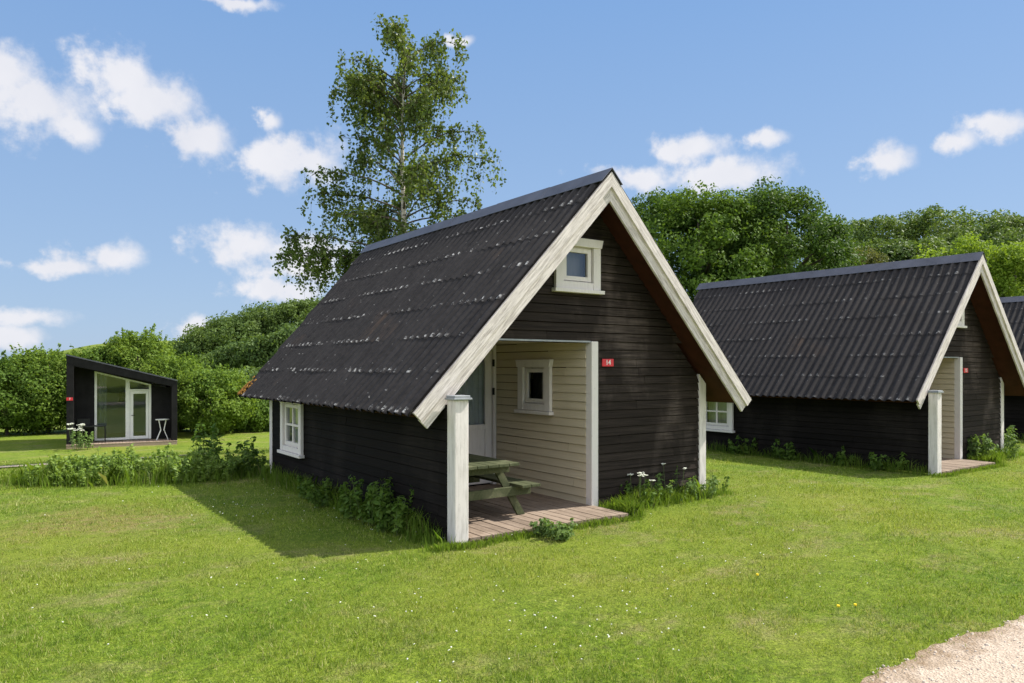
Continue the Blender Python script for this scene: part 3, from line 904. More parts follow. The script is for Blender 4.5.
# ------------------------------------------------------------------ the small modern cabin
def modern():
    ax = math.atan2(-.13398, .99098)
    r = thing('modern_cabin', 'small black modern cabin with a slanted roof and big white framed glass front', 'cabin', (.859, 27.491, -1.49), ax)
    tl, tr = 3.66, 2.61; x0, x1 = -1.93, 2.04
    sl = (tr - tl) / (x1 - x0)
    top = lambda x: tl + sl * (x - x0)
    BK = 4.6
    mb = MB()
    mb.hexa([(x0, 0, 0), (-1.68, 0, 0), (-1.68, BK, 0), (x0, BK, 0), (x0, 0, top(x0) - .002), (-1.68, 0, top(-1.68) - .002), (-1.68, BK, top(-1.68) - .002), (x0, BK, top(x0) - .002)])
    mb.build('side_wall', M['panel'], r, bevel=.006)
    mb = MB(); mb.hexa([(1.83, 0, 0), (x1, 0, 0), (x1, BK, 0), (1.83, BK, 0), (1.83, 0, top(1.83) - .002), (x1, 0, top(x1) - .002), (x1, BK, top(x1) - .002), (1.83, BK, top(1.83) - .002)])
    mb.build('side_wall', M['panel'], r, bevel=.006)
    rf = MB()
    rf.hexa([(-1.68, .003, top(-1.68) - .36), (1.83, .003, top(1.83) - .27), (1.83, BK, top(1.83) - .27), (-1.68, BK, top(-1.68) - .36),
             (-1.68, .003, top(-1.68) - .003), (1.83, .003, top(1.83) - .003), (1.83, BK, top(1.83) - .003), (-1.68, BK, top(-1.68) - .003)])
    rf.build('roof_beam', M['panel'], r, bevel=.005)
    rc = MB()
    rc.hexa([(x0 - .02, -.03, top(x0)), (x1 + .02, -.03, top(x1)), (x1 + .02, BK + .03, top(x1)), (x0 - .02, BK + .03, top(x0)),
             (x0 - .02, -.03, top(x0) + .05), (x1 + .02, -.03, top(x1) + .05), (x1 + .02, BK + .03, top(x1) + .05), (x0 - .02, BK + .03, top(x0) + .05)])
    rc.build('roof', M['ridge'], r)
    G = 1.0
    wt = lambda x: 3.03 + (2.47 - 3.03) * (x + .99) / 2.08      # top of the glazing
    fp = MB()
    def board(a, b, z0):
        z = z0
        while z < 3.3:
            e = z + .16
            zt = lambda x: top(x) - .34
            za, zb = min(e, zt(a)), min(e, zt(b))
            if za > z + .01 or zb > z + .01:
                fp.hexa([(a, G - .03, z), (b, G - .03, z), (b, G + .03, z), (a, G + .03, z), (a, G - .02, max(za, z + .002)), (b, G - .02, max(zb, z + .002)), (b, G + .03, max(zb, z + .002)), (a, G + .03, max(za, z + .002))])
            z = e
    board(-1.68, -1.0, .17); board(1.10, 1.83, .17)
    fp.hexa([(-1.0, G - .025, wt(-1.0) + .002), (1.10, G - .025, wt(1.1) + .002), (1.10, G + .03, wt(1.1) + .002), (-1.0, G + .03, wt(-1.0) + .002),
             (-1.0, G - .025, top(-1) - .35), (1.1, G - .025, top(1.1) - .28), (1.1, G + .03, top(1.1) - .28), (-1.0, G + .03, top(-1) - .35)])
    fp.build('front_wall', M['panel'], r)
    # white frames
    wf = MB(); y0, y1 = G - .05, G + .04
    def post(a, b, z0, ta, tb): wf.hexa([(a, y0, z0), (b, y0, z0), (b, y1, z0), (a, y1, z0), (a, y0, ta), (b, y0, tb), (b, y1, tb), (a, y1, ta)])
    post(-.995, -.91, .18, wt(-.995), wt(-.91)); post(.13, .29, .18, wt(.13), wt(.29)); post(1.0, 1.09, .18, wt(1.0), wt(1.09))
    def rail(a, b, za, zb, h): wf.hexa([(a, y0 + .002, za - h), (b, y0 + .002, zb - h), (b, y1, zb - h), (a, y1, za - h), (a, y0 + .002, za), (b, y0 + .002, zb), (b, y1, zb), (a, y1, za)])
    rail(-.91, .13, wt(-.91), wt(.13), .07); rail(.29, 1.0, wt(.29), wt(1.0), .07); rail(-.91, .13, .27, .27, .09); rail(.29, 1.0, 2.27, 2.27, .07)
    w = wf.build('glazed_front', M['white_mod'], r, bevel=.004)
    d = MB()
    d.box((.30, G - .035, .19), (.42, G + .03, 2.195)); d.box((.89, G - .035, .19), (.99, G + .03, 2.195)); d.box((.42, G - .035, .19), (.89, G + .03, .31)); d.box((.42, G - .035, 2.08), (.89, G + .03, 2.195))
    dd = d.build('door', M['white_mod'], r, bevel=.004)
    h = MB(); h.tube([(.36, G - .035, 1.18), (.36, G - .09, 1.18), (.48, G - .09, 1.18)], [.014, .013, .012], 8); h.build('handle', M['hinge'], dd)
    def pane(name, q, par): g = MB(); g.face(q); g.build(name, M['glass'], par)
    pane('pane', [(-.91, G, .26), (.13, G, .26), (.13, G, wt(.13) - .06), (-.91, G, wt(-.91) - .06)], w)
    pane('pane', [(.29, G, 2.26), (1.0, G, 2.26), (1.0, G, wt(1.0) - .06), (.29, G, wt(.29) - .06)], w)
    pane('pane', [(.42, G, .30), (.89, G, .30), (.89, G, 2.09), (.42, G, 2.09)], dd)
    rm = MB(); rm.box((-1.68, BK - .06, .0), (1.83, BK, 2.3)); rm.box((-1.679, G + .06, .15), (1.829, BK - .06, .19))
    rm.hexa([(-1.68, BK - .06, 2.3), (1.83, BK - .06, 2.3), (1.83, BK, 2.3), (-1.68, BK, 2.3), (-1.68, BK - .06, top(-1.68) - .36), (1.83, BK - .06, top(1.83) - .28), (1.83, BK, top(1.83) - .28), (-1.68, BK, top(-1.68) - .36)])
    rm.build('back_room', M['room'], r)
    pc = MB(); pc.box((-.12, BK - .09, 1.62), (.26, BK - .062, 2.05)); pf = pc.build('wall_picture', M['hinge'], r)
    pi = MB(); pi.box((-.07, BK - .095, 1.68), (.21, BK - .0905, 1.99)); pi.build('picture_print', M['print'], pf)
    cu = MB()
    for i in range(18):
        p, q = -.90 + .33 * i / 18, -.90 + .33 * (i + 1) / 18
        fa, fb = G + .14 + .03 * math.sin(i * 1.7), G + .14 + .03 * math.sin((i + 1) * 1.7)
        cu.face([(p, fa, .25), (q, fb, .25), (q, fb, wt(q) - .05), (p, fa, wt(p) - .05)])
    cu.build('curtain', M['greycurtain'], r)
    dk = MB(); x = -1.94
    while x < 2.0:
        dk.box((x, -.12, .115), (min(x + .115, 2.04), G - .055, .145)); x += .123
    dk.build('deck', M['decklight'], r)
    sk = MB(); sk.box((-1.93, -.115, -.05), (2.03, -.06, .114)); sk.build('deck_skirt', M['decklight'], r)
    R = Matrix.Translation((.859, 27.491, -1.49)) @ Matrix.Rotation(ax, 4, 'Z')
    number_sign(R @ Vector((-1.82, -.004, 1.94)), ax, '7', 'small red plate high on the left wall edge of the modern cabin', .22, .12)
    # table and chairs on its deck
    t = thing('garden_table', 'small black garden table on the left of the modern cabin deck', 'table', R @ Vector((-1.02, .42, .146)), ax)
    b = MB(); b.box((-.46, -.3, .66), (.46, .3, .69)); b.build('tabletop', M['hinge'], t)
    for sx in (-1, 1):
        for sy in (-1, 1):
            b = MB(); b.tube([(sx * .42, sy * .26, 0), (sx * .40, sy * .24, .66)], [.016, .016], 8); b.build('leg', M['hinge'], t)
    c = thing('garden_chair', 'black garden chair behind the small table on the modern cabin deck', 'chair', R @ Vector((-1.38, .66, .146)), ax)
    b = MB(); b.box((-.22, -.2, .42), (.22, .22, .45)); b.build('seat', M['hinge'], c)
    b = MB(); b.box((-.22, .19, .52), (.22, .215, .95)); b.build('backrest', M['hinge'], c)
    for sx in (-1, 1):
        b = MB(); b.tube([(sx * .2, -.19, 0), (sx * .2, -.18, .42)], [.014, .014], 8); b.build('leg', M['hinge'], c)
        b = MB(); b.tube([(sx * .2, .22, 0), (sx * .2, .2, .95)], [.014, .014], 8); b.build('leg', M['hinge'], c)
    s = thing('bistro_table', 'white folding bistro table at the right end of the modern cabin deck', 'table', R @ Vector((1.50, .5, .146)), ax)
    b = MB(); b.prism([(.27 * math.cos(a * math.pi / 10), .27 * math.sin(a * math.pi / 10), .84) for a in range(20)], (0, 0, .03)); b.build('tabletop', M['white_mod'], s)
    for sx in (-1, 1):
        for y in (-.12, .12):
            b = MB(); b.tube([(sx * .22, y, 0), (sx * .06, y, .42), (-sx * .0 + sx * .14, y, .84)], [.017, .017, .017], 8); b.build('leg', M['white_mod'], s)
M['panel'] = simple('black_panel', (.017, .016, .017), .7, .3, 3, .1)
M['white_mod'] = simple('white_frame_paint', (.78, .78, .76), .45, .06, 4)
M['room'] = simple('pale_room_wall', (.55, .56, .54), .9, .08, 2)
M['print'] = simple('grey_print', (.25, .27, .26), .8, .5, 12)
M['greycurtain'] = simple('grey_curtain', (.25, .27, .26), .9, .15, 3)
modern()

# ------------------------------------------------------------------ foliage
def norm(a): return a / np.maximum(np.linalg.norm(a, axis=1, keepdims=True), 1e-6)
def leaf_quads(rng, P, D, size, jitter=.7, aspect=.55, var=.35, droop=0.):
    """rhombic leaves at P facing roughly D"""
    n = len(P)
    N_ = norm(norm(D) + rng.normal(0, jitter, (n, 3)))
    A = norm(np.cross(N_, rng.normal(0, 1, (n, 3))))
    A[:, 2] -= droop; A = norm(A)
    B = norm(np.cross(N_, A))
    s = size * (1 + rng.uniform(-var, var, (n, 1)))
    V = np.stack([P - A * s * .5, P + B * s * aspect * .5 + N_ * s * .07, P + A * s * .5, P - B * s * aspect * .5 + N_ * s * .07], 1)
    return V.reshape(-1, 3)
def quads_faces(n): return np.arange(n * 4).reshape(n, 4)

def crown_points(rng, c, r, nclump, per, crad, lumps=5, low=.35):
    """leaf positions and facing directions for a billowing crown"""
    d = norm(rng.normal(0, 1, (nclump, 3)))
    d[:, 2] = np.where(d[:, 2] < -low, -d[:, 2] * .8, d[:, 2]); d = norm(d)
    ld = norm(rng.normal(0, 1, (lumps, 3))); la = rng.uniform(-.28, .30, lumps)
    k = 1 + (np.maximum(0, d @ ld.T) ** 3 @ la)
    rr = rng.uniform(.55, 1.0, nclump) ** .5 * k
    C = np.array(c) + d * rr[:, None] * np.array(r)
    cr = crad * rng.uniform(.6, 1.35, nclump)
    idx = np.repeat(np.arange(nclump), per)
    q = norm(rng.normal(0, 1, (len(idx), 3))) * (rng.uniform(.25, 1, (len(idx), 1)) ** .6)
    q[:, 2] *= .75
    P = C[idx] + q * cr[idx][:, None]
    D = q * 1.0 + d[idx] * .55 + np.array([0, 0, .45])
    return P, D

def make_tree(name, label, cat, loc, height, radius, mt, rng_seed, leaf=.15, nclump=170, per=150, trunk_h=.3, group=None, bark=None, flat=1., crad=None, low=.35, shoots=0):
    rng = np.random.default_rng(rng_seed)
    r = thing(name, label, cat, loc, 0, group)
    th = height * trunk_h
    cz = (height + th) / 2 - .02 * height; rz = (height - th) / 2 * .94
    P, D = crown_points(rng, (0, 0, cz), (radius, radius * flat, rz), nclump, per, crad or radius * .27, 6, low)
    if shoots:                                   # young shoots that stand out of the outline
        for _ in range(shoots):
            a = rng.uniform(0, 6.28); q = radius * rng.uniform(.2, 1.0)
            b0 = np.array([math.cos(a) * q, math.sin(a) * q * flat, cz + rz * math.sqrt(max(.05, 1 - (q / radius) ** 2)) * .82])
            dv = np.array([math.cos(a) * .45, math.sin(a) * .45, 1.0]) * rng.uniform(.35, .95)
            t = rng.uniform(0, 1, (34, 1))
            P = np.concatenate([P, b0 + dv * t + rng.normal(0, .10, (34, 3)) * (1.2 - t)])
            D = np.concatenate([D, rng.normal(0, .6, (34, 3)) + np.array([0, 0, .6])])
    ok = P[:, 2] > .02
    P, D = P[ok], D[ok]
    np_mesh('crown', leaf_quads(rng, P, D, leaf), quads_faces(len(P)), mt, r)
    tb = MB(); b = bark or M['bark']
    lean = rng.normal(0, .03 * height, 2)
    R0 = height * .022
    tb.tube([(0, 0, -.3), (lean[0] * .2, lean[1] * .2, th), (lean[0] * .6, lean[1] * .6, cz), (lean[0], lean[1], cz + rz * .7)], [R0 * 1.25, R0, R0 * .6, R0 * .15], 8)
    for i in range(9):
        a = rng.uniform(0, 6.28); h0 = rng.uniform(th * .8, cz + rz * .2)
        e = np.array([math.cos(a) * radius * .75, math.sin(a) * radius * .75 * flat, rng.uniform(.1, .55) * rz])
        s = np.array([lean[0] * h0 / height * .8, lean[1] * h0 / height * .8, h0])
        tb.tube([s, s + e * .5 + np.array([0, 0, .08 * rz]), s + e], [R0 * .42, R0 * .25, R0 * .06], 5)
    tb.build('trunk', b, r, smooth=True)
    return r

def spot(px_u, w, dz=0):
    x, y = ahead(px_u, w); return (float(x), float(y), float(terrain(x, y)) + dz)
def at_px(px, w): return spot((px - 512) / 742.57 * w, w)
def height_for(py, w, loc): return (367.2 - py) / 742.57 * w + 1.7 - loc[2]

# tall trees right of the near cabin's gable
G_R = 'tall trees behind the middle cabin'
for (px, w, top, rad_, mt, lab, seed) in (
    (655, 40, 190, 3.4, 'leaf_dark', 'dark leafy tree rising just right of the nearest cabin gable', 11),
    (712, 37, 184, 3.6, 'leaf_mid', 'mid green broad tree behind the gap between the two nearer cabins', 12),
    (783, 38, 188, 3.5, 'leaf_dark', 'tallest dark green tree, above the ridge of the middle cabin', 13),
    (745, 44, 200, 3.6, 'leaf_dark', 'dark tree half hidden between the two tall trees above the middle cabin ridge', 14)):
    l = at_px(px, w); h = height_for(top, w, l)
    make_tree('broadleaf_tree', lab, 'tree', l, h, rad_, M[mt], seed, .18, 280, 150, .16, G_R, crad=.74, low=.9)
for (px, w, top, rad_, mt, lab, seed, nm) in (
    (858, 48, 228, 2.6, 'leaf_olive', 'pale olive tree in the dip behind the middle cabin ridge', 21, 'olive_green_tree'),
    (905, 42, 262, 2.6, 'leaf_mid', 'low mid green tree just over the right part of the middle cabin ridge', 24, 'broadleaf_tree'),
    (968, 36, 240, 2.5, 'leaf_lime', 'bright lime green tree above the front gable of the middle cabin', 22, 'lime_green_tree'),
    (1020, 34, 232, 2.6, 'leaf_lime', 'bright lime green tree at the right edge above the farthest cabin', 23, 'lime_green_tree'),
    (1085, 34, 235, 3.0, 'leaf_mid', None, 25, 'broadleaf_tree')):
    l = at_px(px, w); h = height_for(top, w, l)
    make_tree(nm, lab or 'broad green tree past the right edge behind the farthest cabin', 'tree', l, h, rad_, M[mt], seed, .15, 190, 140, .12, None, crad=.62, low=.9)

# far woods read as one mass each
def wood(name, items, seed, leaf=.32, per=70, nclump=135):
    rng = np.random.default_rng(seed)
    PV = []
    for (px, w, top, rr) in items:
        l = at_px(px, w); h = height_for(top, w, l)
        P, D = crown_points(rng, (l[0], l[1], l[2] + h * .55), (rr, rr, h * .47), nclump, per, rr * .21, 7, .8)
        PV.append(leaf_quads(rng, P, D, leaf))
    V = np.concatenate(PV)
    tag(np_mesh(name, V, quads_faces(len(V) // 4), M['leaf_far']), kind='stuff')
r_ = random.Random(8)
items = []
for px, top in ((820, 232), (850, 226), (880, 216), (912, 210), (940, 211), (968, 214), (996, 216), (1024, 217), (1060, 214), (1100, 220)):
    items.append((px, r_.uniform(74, 84), top + r_.uniform(-2, 3), r_.uniform(4.2, 5.2)))
    items.append((px + 14, r_.uniform(62, 68), top + 24 + r_.uniform(-4, 6), r_.uniform(3.6, 4.4)))
wood('far_wood', items, 31)
items = []
for px, top in ((196, 352), (210, 340), (226, 330), (243, 322), (262, 314), (282, 305), (303, 298), (326, 299), (350, 302), (380, 306), (420, 310), (470, 312)):
    items.append((px, r_.uniform(88, 98), top + r_.uniform(-2, 3), r_.uniform(4.4, 5.6)))
    items.append((px + 12, r_.uniform(70, 78), top + 28 + r_.uniform(-4, 6), r_.uniform(3.4, 4.6)))
    if px > 230: items.append((px - 4, r_.uniform(56, 62), max(top + 52, 372) + r_.uniform(-4, 5), r_.uniform(2.6, 3.6)))
wood('wooded_hillside', items, 32)

# hedge and shrubs round the modern cabin
G_H = 'leafy hedge shrubs behind the modern cabin'
for i, (px, w, top, rr, mt, lab) in enumerate((
    (-60, 36, 352, 2.4, 'leaf_hedge', 'tall hedge shrub just past the left edge of the photo'),
    (8, 35, 355, 2.1, 'leaf_mid', 'tall hedge shrub at the left edge of the photo'),
    (48, 36, 348, 2.0, 'leaf_hedge', 'tall hedge shrub directly left of the modern cabin'),
    (98, 37, 349, 2.0, 'leaf_mid', 'hedge shrub behind the high end of the modern cabin roof'),
    (140, 38, 326, 1.7, 'leaf_hedge', 'tallest hedge shrub with loose top behind the middle of the modern cabin roof'),
    (178, 37, 358, 1.7, 'leaf_hedge', 'hedge shrub behind the low end of the modern cabin roof'),
    (212, 35.5, 372, 1.7, 'leaf_hedge', 'round shrub just right of the modern cabin'),
    (246, 38, 392, 1.7, 'leaf_mid', 'dark shrub between the modern cabin and the nearest cabin'),
    (290, 40, 388, 2.0, 'leaf_hedge', 'shrub mostly hidden behind the rear corner of the nearest cabin'),
    (345, 40, 372, 2.2, 'leaf_hedge', None))):
    if lab is None: continue
    l = at_px(px, w); h = height_for(top, w, l)
    make_tree('hedge_shrub', lab, 'shrub', l, h, rr, M[mt], 40 + i, .14, 170, 110, .02, G_H, crad=.46, low=1.1, flat=.8, shoots=46)
l = at_px(190, 34.5)

# birch above the near cabin's roof
def birch():
    rng = np.random.default_rng(77)
    w = 20.0
    base = at_px(404, w)
    r = thing('birch_tree', 'tall airy birch rising behind the roof of the nearest cabin', 'tree', base)
    H = height_for(43, w, base)
    R3 = np.array([RT[0], RT[1], 0]); F3 = np.array([FW[0], FW[1], 0]); Z = np.array([0, 0, 1.])
    tb = MB()
    trunk = lambda h: np.array([0, 0, 0]) + R3 * (.10 * math.sin(h * .55) + .02 * (h - 5)) + F3 * .1 * math.sin(h * .4 + 1) + Z * h
    hs = np.linspace(-.3, H * .985, 18)
    tb.tube([trunk(h) for h in hs], [.105 * (1 - h / H) ** .8 + .012 for h in hs], 8)
    P, D = [], []
    # (height fraction, right metres, depth metres, rise)
    specs = []
    for i in range(54):
        hf = rng.uniform(.36, .95)
        span = np.interp(hf, [.36, .5, .62, .78, .88, .96], [1.7, 2.0, 2.0, 1.85, 1.85, 1.5])
        a = rng.uniform(0, 6.28); k = rng.uniform(.55, 1.05)
        specs.append((hf, math.cos(a) * span * k, math.sin(a) * span * k, rng.uniform(.25, .75) * span))
    specs += [(.43, -3.5, .3, .8), (.46, -3.1, -.6, .8), (.42, -2.9, .5, .4), (.45, -3.3, 0, .3), (.58, -2.6, .2, .75), (.62, -2.4, -.3, .8), (.55, -2.2, .6, .5),
              (.66, 2.3, .2, 1.0), (.70, 2.1, -.2, 1.2), (.56, 2.0, .3, .8), (.86, -1.5, .2, .8), (.84, -1.3, -.3, .7), (.88, 1.3, .2, .7), (.46, 1.9, -.2, .7), (.52, 1.9, .4, .3)]
    for (hf, rx, dy, rise) in specs:
        s = trunk(hf * H); L = math.hypot(rx, dy)
        hd = (R3 * rx + F3 * dy)
        pts = []
        for t in np.linspace(0, 1, 9):
            pts.append(s + hd * t + Z * (rise * (1.75 * t - 1.15 * t * t)) + rng.normal(0, .03, 3) * t)
        r0 = .010 + .007 * L
        tb.tube(pts, [r0 * (1 - .9 * t) + .003 for t in np.linspace(0, 1, 9)], 5, 1)
        nt = int(8.5 * L + 7)
        for q in range(nt):
            t = rng.uniform(.28, 1.02) ** .8
            i = min(7, int(t * 8)); p = pts[i] + (pts[i + 1] - pts[i]) * (t * 8 - i)
            # hanging twig
            ln = rng.uniform(.25, .85); out = norm(rng.normal(0, 1, (1, 3)))[0] * .35
            tw = [p, p + out * ln + Z * .03, p + out * ln * 1.4 - Z * ln * .55, p + out * ln * 1.45 - Z * ln * 1.0]
            tb.tube(tw, [.005, .004, .003, .002], 3, 1)
            m = int(rng.integers(12, 32))
            for _ in range(m):
                u = rng.uniform(.1, 1) * 3; j = min(2, int(u)); pp = tw[j] + (tw[j + 1] - tw[j]) * (u - j)
                P.append(pp + rng.normal(0, .06, 3)); D.append(rng.normal(0, 1, 3) + np.array([0, 0, .5]))
    P, D = np.array(P), np.array(D)
    np_mesh('crown', leaf_quads(rng, P, D, .098, .8, .72, .3, .4), quads_faces(len(P)), M['leaf_birch'], r)
    tb.build('trunk', [M['birch'], M['bark']], r, smooth=True)
birch()

# ------------------------------------------------------------------ grass
PADS = [(0, 0, 0, 0), (9.379, -.0685, .0167, 0), (18.75, -.2, .017, 0)]
def in_pads(x, y):
    m = np.zeros(len(x), bool)
    for (ox, oy, a, _) in PADS:
        c, s = math.cos(a), math.sin(a)
        u = (x - ox) * c + (y - oy) * s; v_ = -(x - ox) * s + (y - oy) * c
        m |= (u > -.03) & (u < CW + .02) & (v_ > FY - .05) & (v_ < CL)
        m |= (u > -.03) & (u < 2.27) & (v_ > -.03) & (v_ < FY)
    return m
def blades(name, x, y, h, wd, mt, seed, lean=.45, seg=1, kind='stuff', zoff=0.):
    rng = np.random.default_rng(seed)
    n = len(x)
    a = rng.uniform(0, 2 * math.pi, n); b = rng.uniform(0, 2 * math.pi, n)
    z = terrain(x, y) + zoff
    base = np.stack([x, y, z - .005], 1)
    sd_ = np.stack([np.cos(a), np.sin(a), 0 * a], 1) * (wd / 2)[:, None]
    ln = np.stack([np.cos(b), np.sin(b), 0 * b], 1) * (h * lean * rng.uniform(.1, 1.3, n))[:, None]
    if seg == 1:
        V = np.stack([base - sd_, base + sd_, base + ln + np.stack([0 * h, 0 * h, h], 1)], 1).reshape(-1, 3)
        F = np.arange(n * 3).reshape(n, 3)
    else:
        mid = base + ln * .3 + np.stack([0 * h, 0 * h, h * .62], 1)
        tip = base + ln * 1.15 + np.stack([0 * h, 0 * h, h * .95], 1)
        V = np.stack([base - sd_, base + sd_, mid + sd_ * .75, tip, mid - sd_ * .75], 1).reshape(-1, 3)
        F = np.arange(n * 5).reshape(n, 5)
    return tag(np_mesh(name, V, F, mt), kind=kind)
def lawn_grass():
    rng = np.random.default_rng(2)
    N_ = 560000
    # distance density falls with range
    lo, hi = 3.3, 24.0; q = rng.uniform(0, 1, N_); e = .35
    w = (lo ** e + q * (hi ** e - lo ** e)) ** (1 / e)
    u = rng.uniform(-.80, .80, N_) * w
    xy = CXY + u[:, None] * RT + w[:, None] * FW
    x, y = xy[:, 0], xy[:, 1]
    keep = ~in_pads(x, y) & (y > path_edge(x) + np.abs(rng.normal(0, .05, N_)) * -1 + .015)
    x, y, w = x[keep], y[keep], w[keep]
    patch = .72 + .25 * np.sin(x * 1.9 + 1.3 * np.sin(y * 1.1)) * np.sin(y * 2.3 + np.sin(x * .8)) + .30 * np.sin(x * 9.1 + 2 * np.sin(y * 5.3)) * np.sin(y * 11.3 + 1.7 * np.sin(x * 6.1))
    patch = patch + .18 * np.sin(x * 23 + 3 * np.sin(y * 17)) * np.sin(y * 27)
    h = rng.uniform(.014, .042, len(x)) * patch * (1 + .018 * w)
    wd = rng.uniform(.003, .0058, len(x)) * (.75 + .115 * w)
    blades('lawn_grass', x, y, h, wd, M['blade'], 3, .75)
lawn_grass()

def tall_grass():
    rng = np.random.default_rng(6)
    X, Y, Hh = [], [], []
    def strip(pts, width, n, h0, h1, ox=0, oy=0):
        pts = np.array(pts, float); seg = np.linalg.norm(np.diff(pts, axis=0), axis=1); tot = seg.sum()
        d = rng.uniform(0, tot, n); cs = np.concatenate([[0], np.cumsum(seg)])
        i = np.clip(np.searchsorted(cs, d) - 1, 0, len(seg) - 1); t = (d - cs[i]) / seg[i]
        p = pts[i] + (pts[i + 1] - pts[i]) * t[:, None] + rng.normal(0, width, (n, 2))
        clump = .45 + .7 * np.abs(np.sin(p[:, 0] * 3.1 + 2 * np.sin(p[:, 1] * 2.7))) * rng.uniform(.6, 1.1, n)
        X.append(p[:, 0] + ox); Y.append(p[:, 1] + oy); Hh.append(rng.uniform(h0, h1, n) * clump)
    for (ox, oy, f) in ((0, 0, 1.), (9.379, -.07, .6), (18.75, -.2, .3)):
        strip([(-.14, 5.5), (-.14, .1)], .09, int(2600 * f), .10, .30, ox, oy)
        strip([(-.2, -.10), (2.3, -.13)], .04, int(2000 * f), .03, .095, ox, oy)
        strip([(-.30, -.06), (.0, -.15), (.25, -.16)], .05, int(600 * f), .03, .10, ox, oy)
        strip([(2.33, -.05), (2.42, .42)], .06, int(900 * f), .06, .22, ox, oy)
        strip([(2.4, .42), (3.9, .44)], .11, int(2600 * f), .07, .26, ox, oy)
        strip([(3.9, .44), (4.5, .40)], .07, int(700 * f), .03, .12, ox, oy)
        strip([(4.42, .5), (4.45, 5)], .10, int(1200 * f), .06, .25, ox, oy)
    # the unmown strip left of the near cabin
    strip([(-3.3, 7.1), (-2.65, 6.6), (-1.8, 6.05), (-1.1, 5.8), (-.4, 5.75)], .24, 6500, .06, .36)
    strip([(-14, 9.4), (-8, 8.8), (-4.4, 7.4)], .45, 4000, .05, .14)
    x, y, h = np.concatenate(X), np.concatenate(Y), np.concatenate(Hh)
    k = ~in_pads(x, y); x, y, h = x[k], y[k], h[k]
    blades('tall_grass', x, y, h, np.random.default_rng(1).uniform(.005, .011, len(x)), M['tall'], 8, .5, 2)
tall_grass()

# clover and daisies
def flowers():
    rng = np.random.default_rng(12)
    V, F = [], []
    cent = [ahead(u, w) for (u, w) in ((-1.6, 5.6), (-.2, 5.2), (.9, 5.0), (1.2, 5.6), (-2.6, 8.6), (-.9, 7.6), (-3.3, 8.9), (-1.0, 8.4), (2.2, 6.4), (.1, 4.6))]
    mb = MB()
    for k in range(300):
        if rng.uniform() < .72: c = cent[rng.integers(len(cent))] + rng.normal(0, .42, 2)
        else: c = ahead(rng.uniform(-.6, .6) * 9, rng.uniform(4.3, 11))
        if in_pads(np.array([c[0]]), np.array([c[1]]))[0] or c[1] < -3.7: continue
        z = float(terrain(c[0], c[1])) + rng.uniform(.035, .06); r = rng.uniform(.003, .0062)
        mb.prism([(c[0] + r * math.cos(a * 1.047), c[1] + r * math.sin(a * 1.047), z) for a in range(6)], (rng.normal(0, .003), rng.normal(0, .003), r * .9))
    tag(mb.build('clover_flowers', M['petal']), kind='stuff')
    # three dandelions
    for (px, py, lab) in ((757, 580, 'small yellow dandelion in the open lawn, nearest the cabin'), (838, 612, 'small yellow dandelion among white clover near the gravel path'), (855, 611, 'small orange yellow dandelion nearest the gravel path')):
        w = 742.57 * 1.7 / (py - 367.2); p = spot((px - 512) / 742.57 * w, w)
        t = thing('dandelion', lab, 'flower', p)
        b = MB(); b.tube([(0, 0, 0), (.004, 0, .05)], [.002, .002], 5); b.build('stem', M['stem'], t)
        b = MB(); b.prism([(.004 + .011 * math.cos(a * .785), .011 * math.sin(a * .785), .05) for a in range(8)], (0, 0, .012)); b.build('flower_head', M['yellow'], t)
flowers()

# loose stones on the gravel
def stones():
    rng = np.random.default_rng(21)
    mb = MB()
    for i in range(800):
        x = rng.uniform(-.4, 4.5); y = path_edge(x) - abs(rng.normal(0, .7)) + .02
        r = rng.uniform(.004, .013) * (1.6 if rng.uniform() < .08 else 1)
        z = float(terrain(x, y)) + .010 + .018 * math.sin(math.pi * min(1, max(0, (path_edge(x) - y) / 3.5)))
        a0 = rng.uniform(0, 6.28); k = rng.uniform(.6, 1)
        p0 = [(x + r * math.cos(a0 + a * 1.2566), y + k * r * math.sin(a0 + a * 1.2566), z - .004) for a in range(5)]
        p1 = [(x + .6 * r * math.cos(a0 + a * 1.2566), y + .6 * k * r * math.sin(a0 + a * 1.2566), z + r * rng.uniform(.1, .3)) for a in range(5)]
        q = len(mb.v); mb.v += p0 + p1
        mb.f.append((q + 5, q + 6, q + 7, q + 8, q + 9)); mb.m.append(0)
        for a in range(5): mb.f.append((q + a, q + (a + 1) % 5, q + 5 + (a + 1) % 5, q + 5 + a)); mb.m.append(0)
    tag(mb.build('path_stones', M['pebble']), kind='stuff')
stones()

# ------------------------------------------------------------------ weeds and plants
def plant_geo(rng, stems, h0, h1, spread, leaf, per, pair=True):
    """leaf quads and stem tubes of a many-stemmed leafy plant, local coordinates"""
    P, D = [], []; st = MB()
    for _ in range(stems):
        a = rng.uniform(0, 6.28); q = spread * math.sqrt(rng.uniform())
        b = np.array([math.cos(a) * q, math.sin(a) * q, 0]); h = rng.uniform(h0, h1)
        tip = b + np.array([math.cos(a) * q * .35 + rng.normal(0, .05), math.sin(a) * q * .35 + rng.normal(0, .05), h])
        mid = (b + tip) / 2 + rng.normal(0, .02, 3)
        st.tube([b - np.array([0, 0, .02]), mid, tip], [.005, .004, .002], 4)
        for k in range(per):
            t = rng.uniform(.12, 1.0); p = b + (mid - b) * t * 2 if t < .5 else mid + (tip - mid) * (t - .5) * 2
            ang = rng.uniform(0, 6.28); o = np.array([math.cos(ang), math.sin(ang), .1]) * leaf * rng.uniform(.4, .9) * (1.25 - .6 * t)
            P.append(p + o); D.append(o * 3 + np.array([0, 0, leaf * 2.2]))
    return np.array(P), np.array(D), st
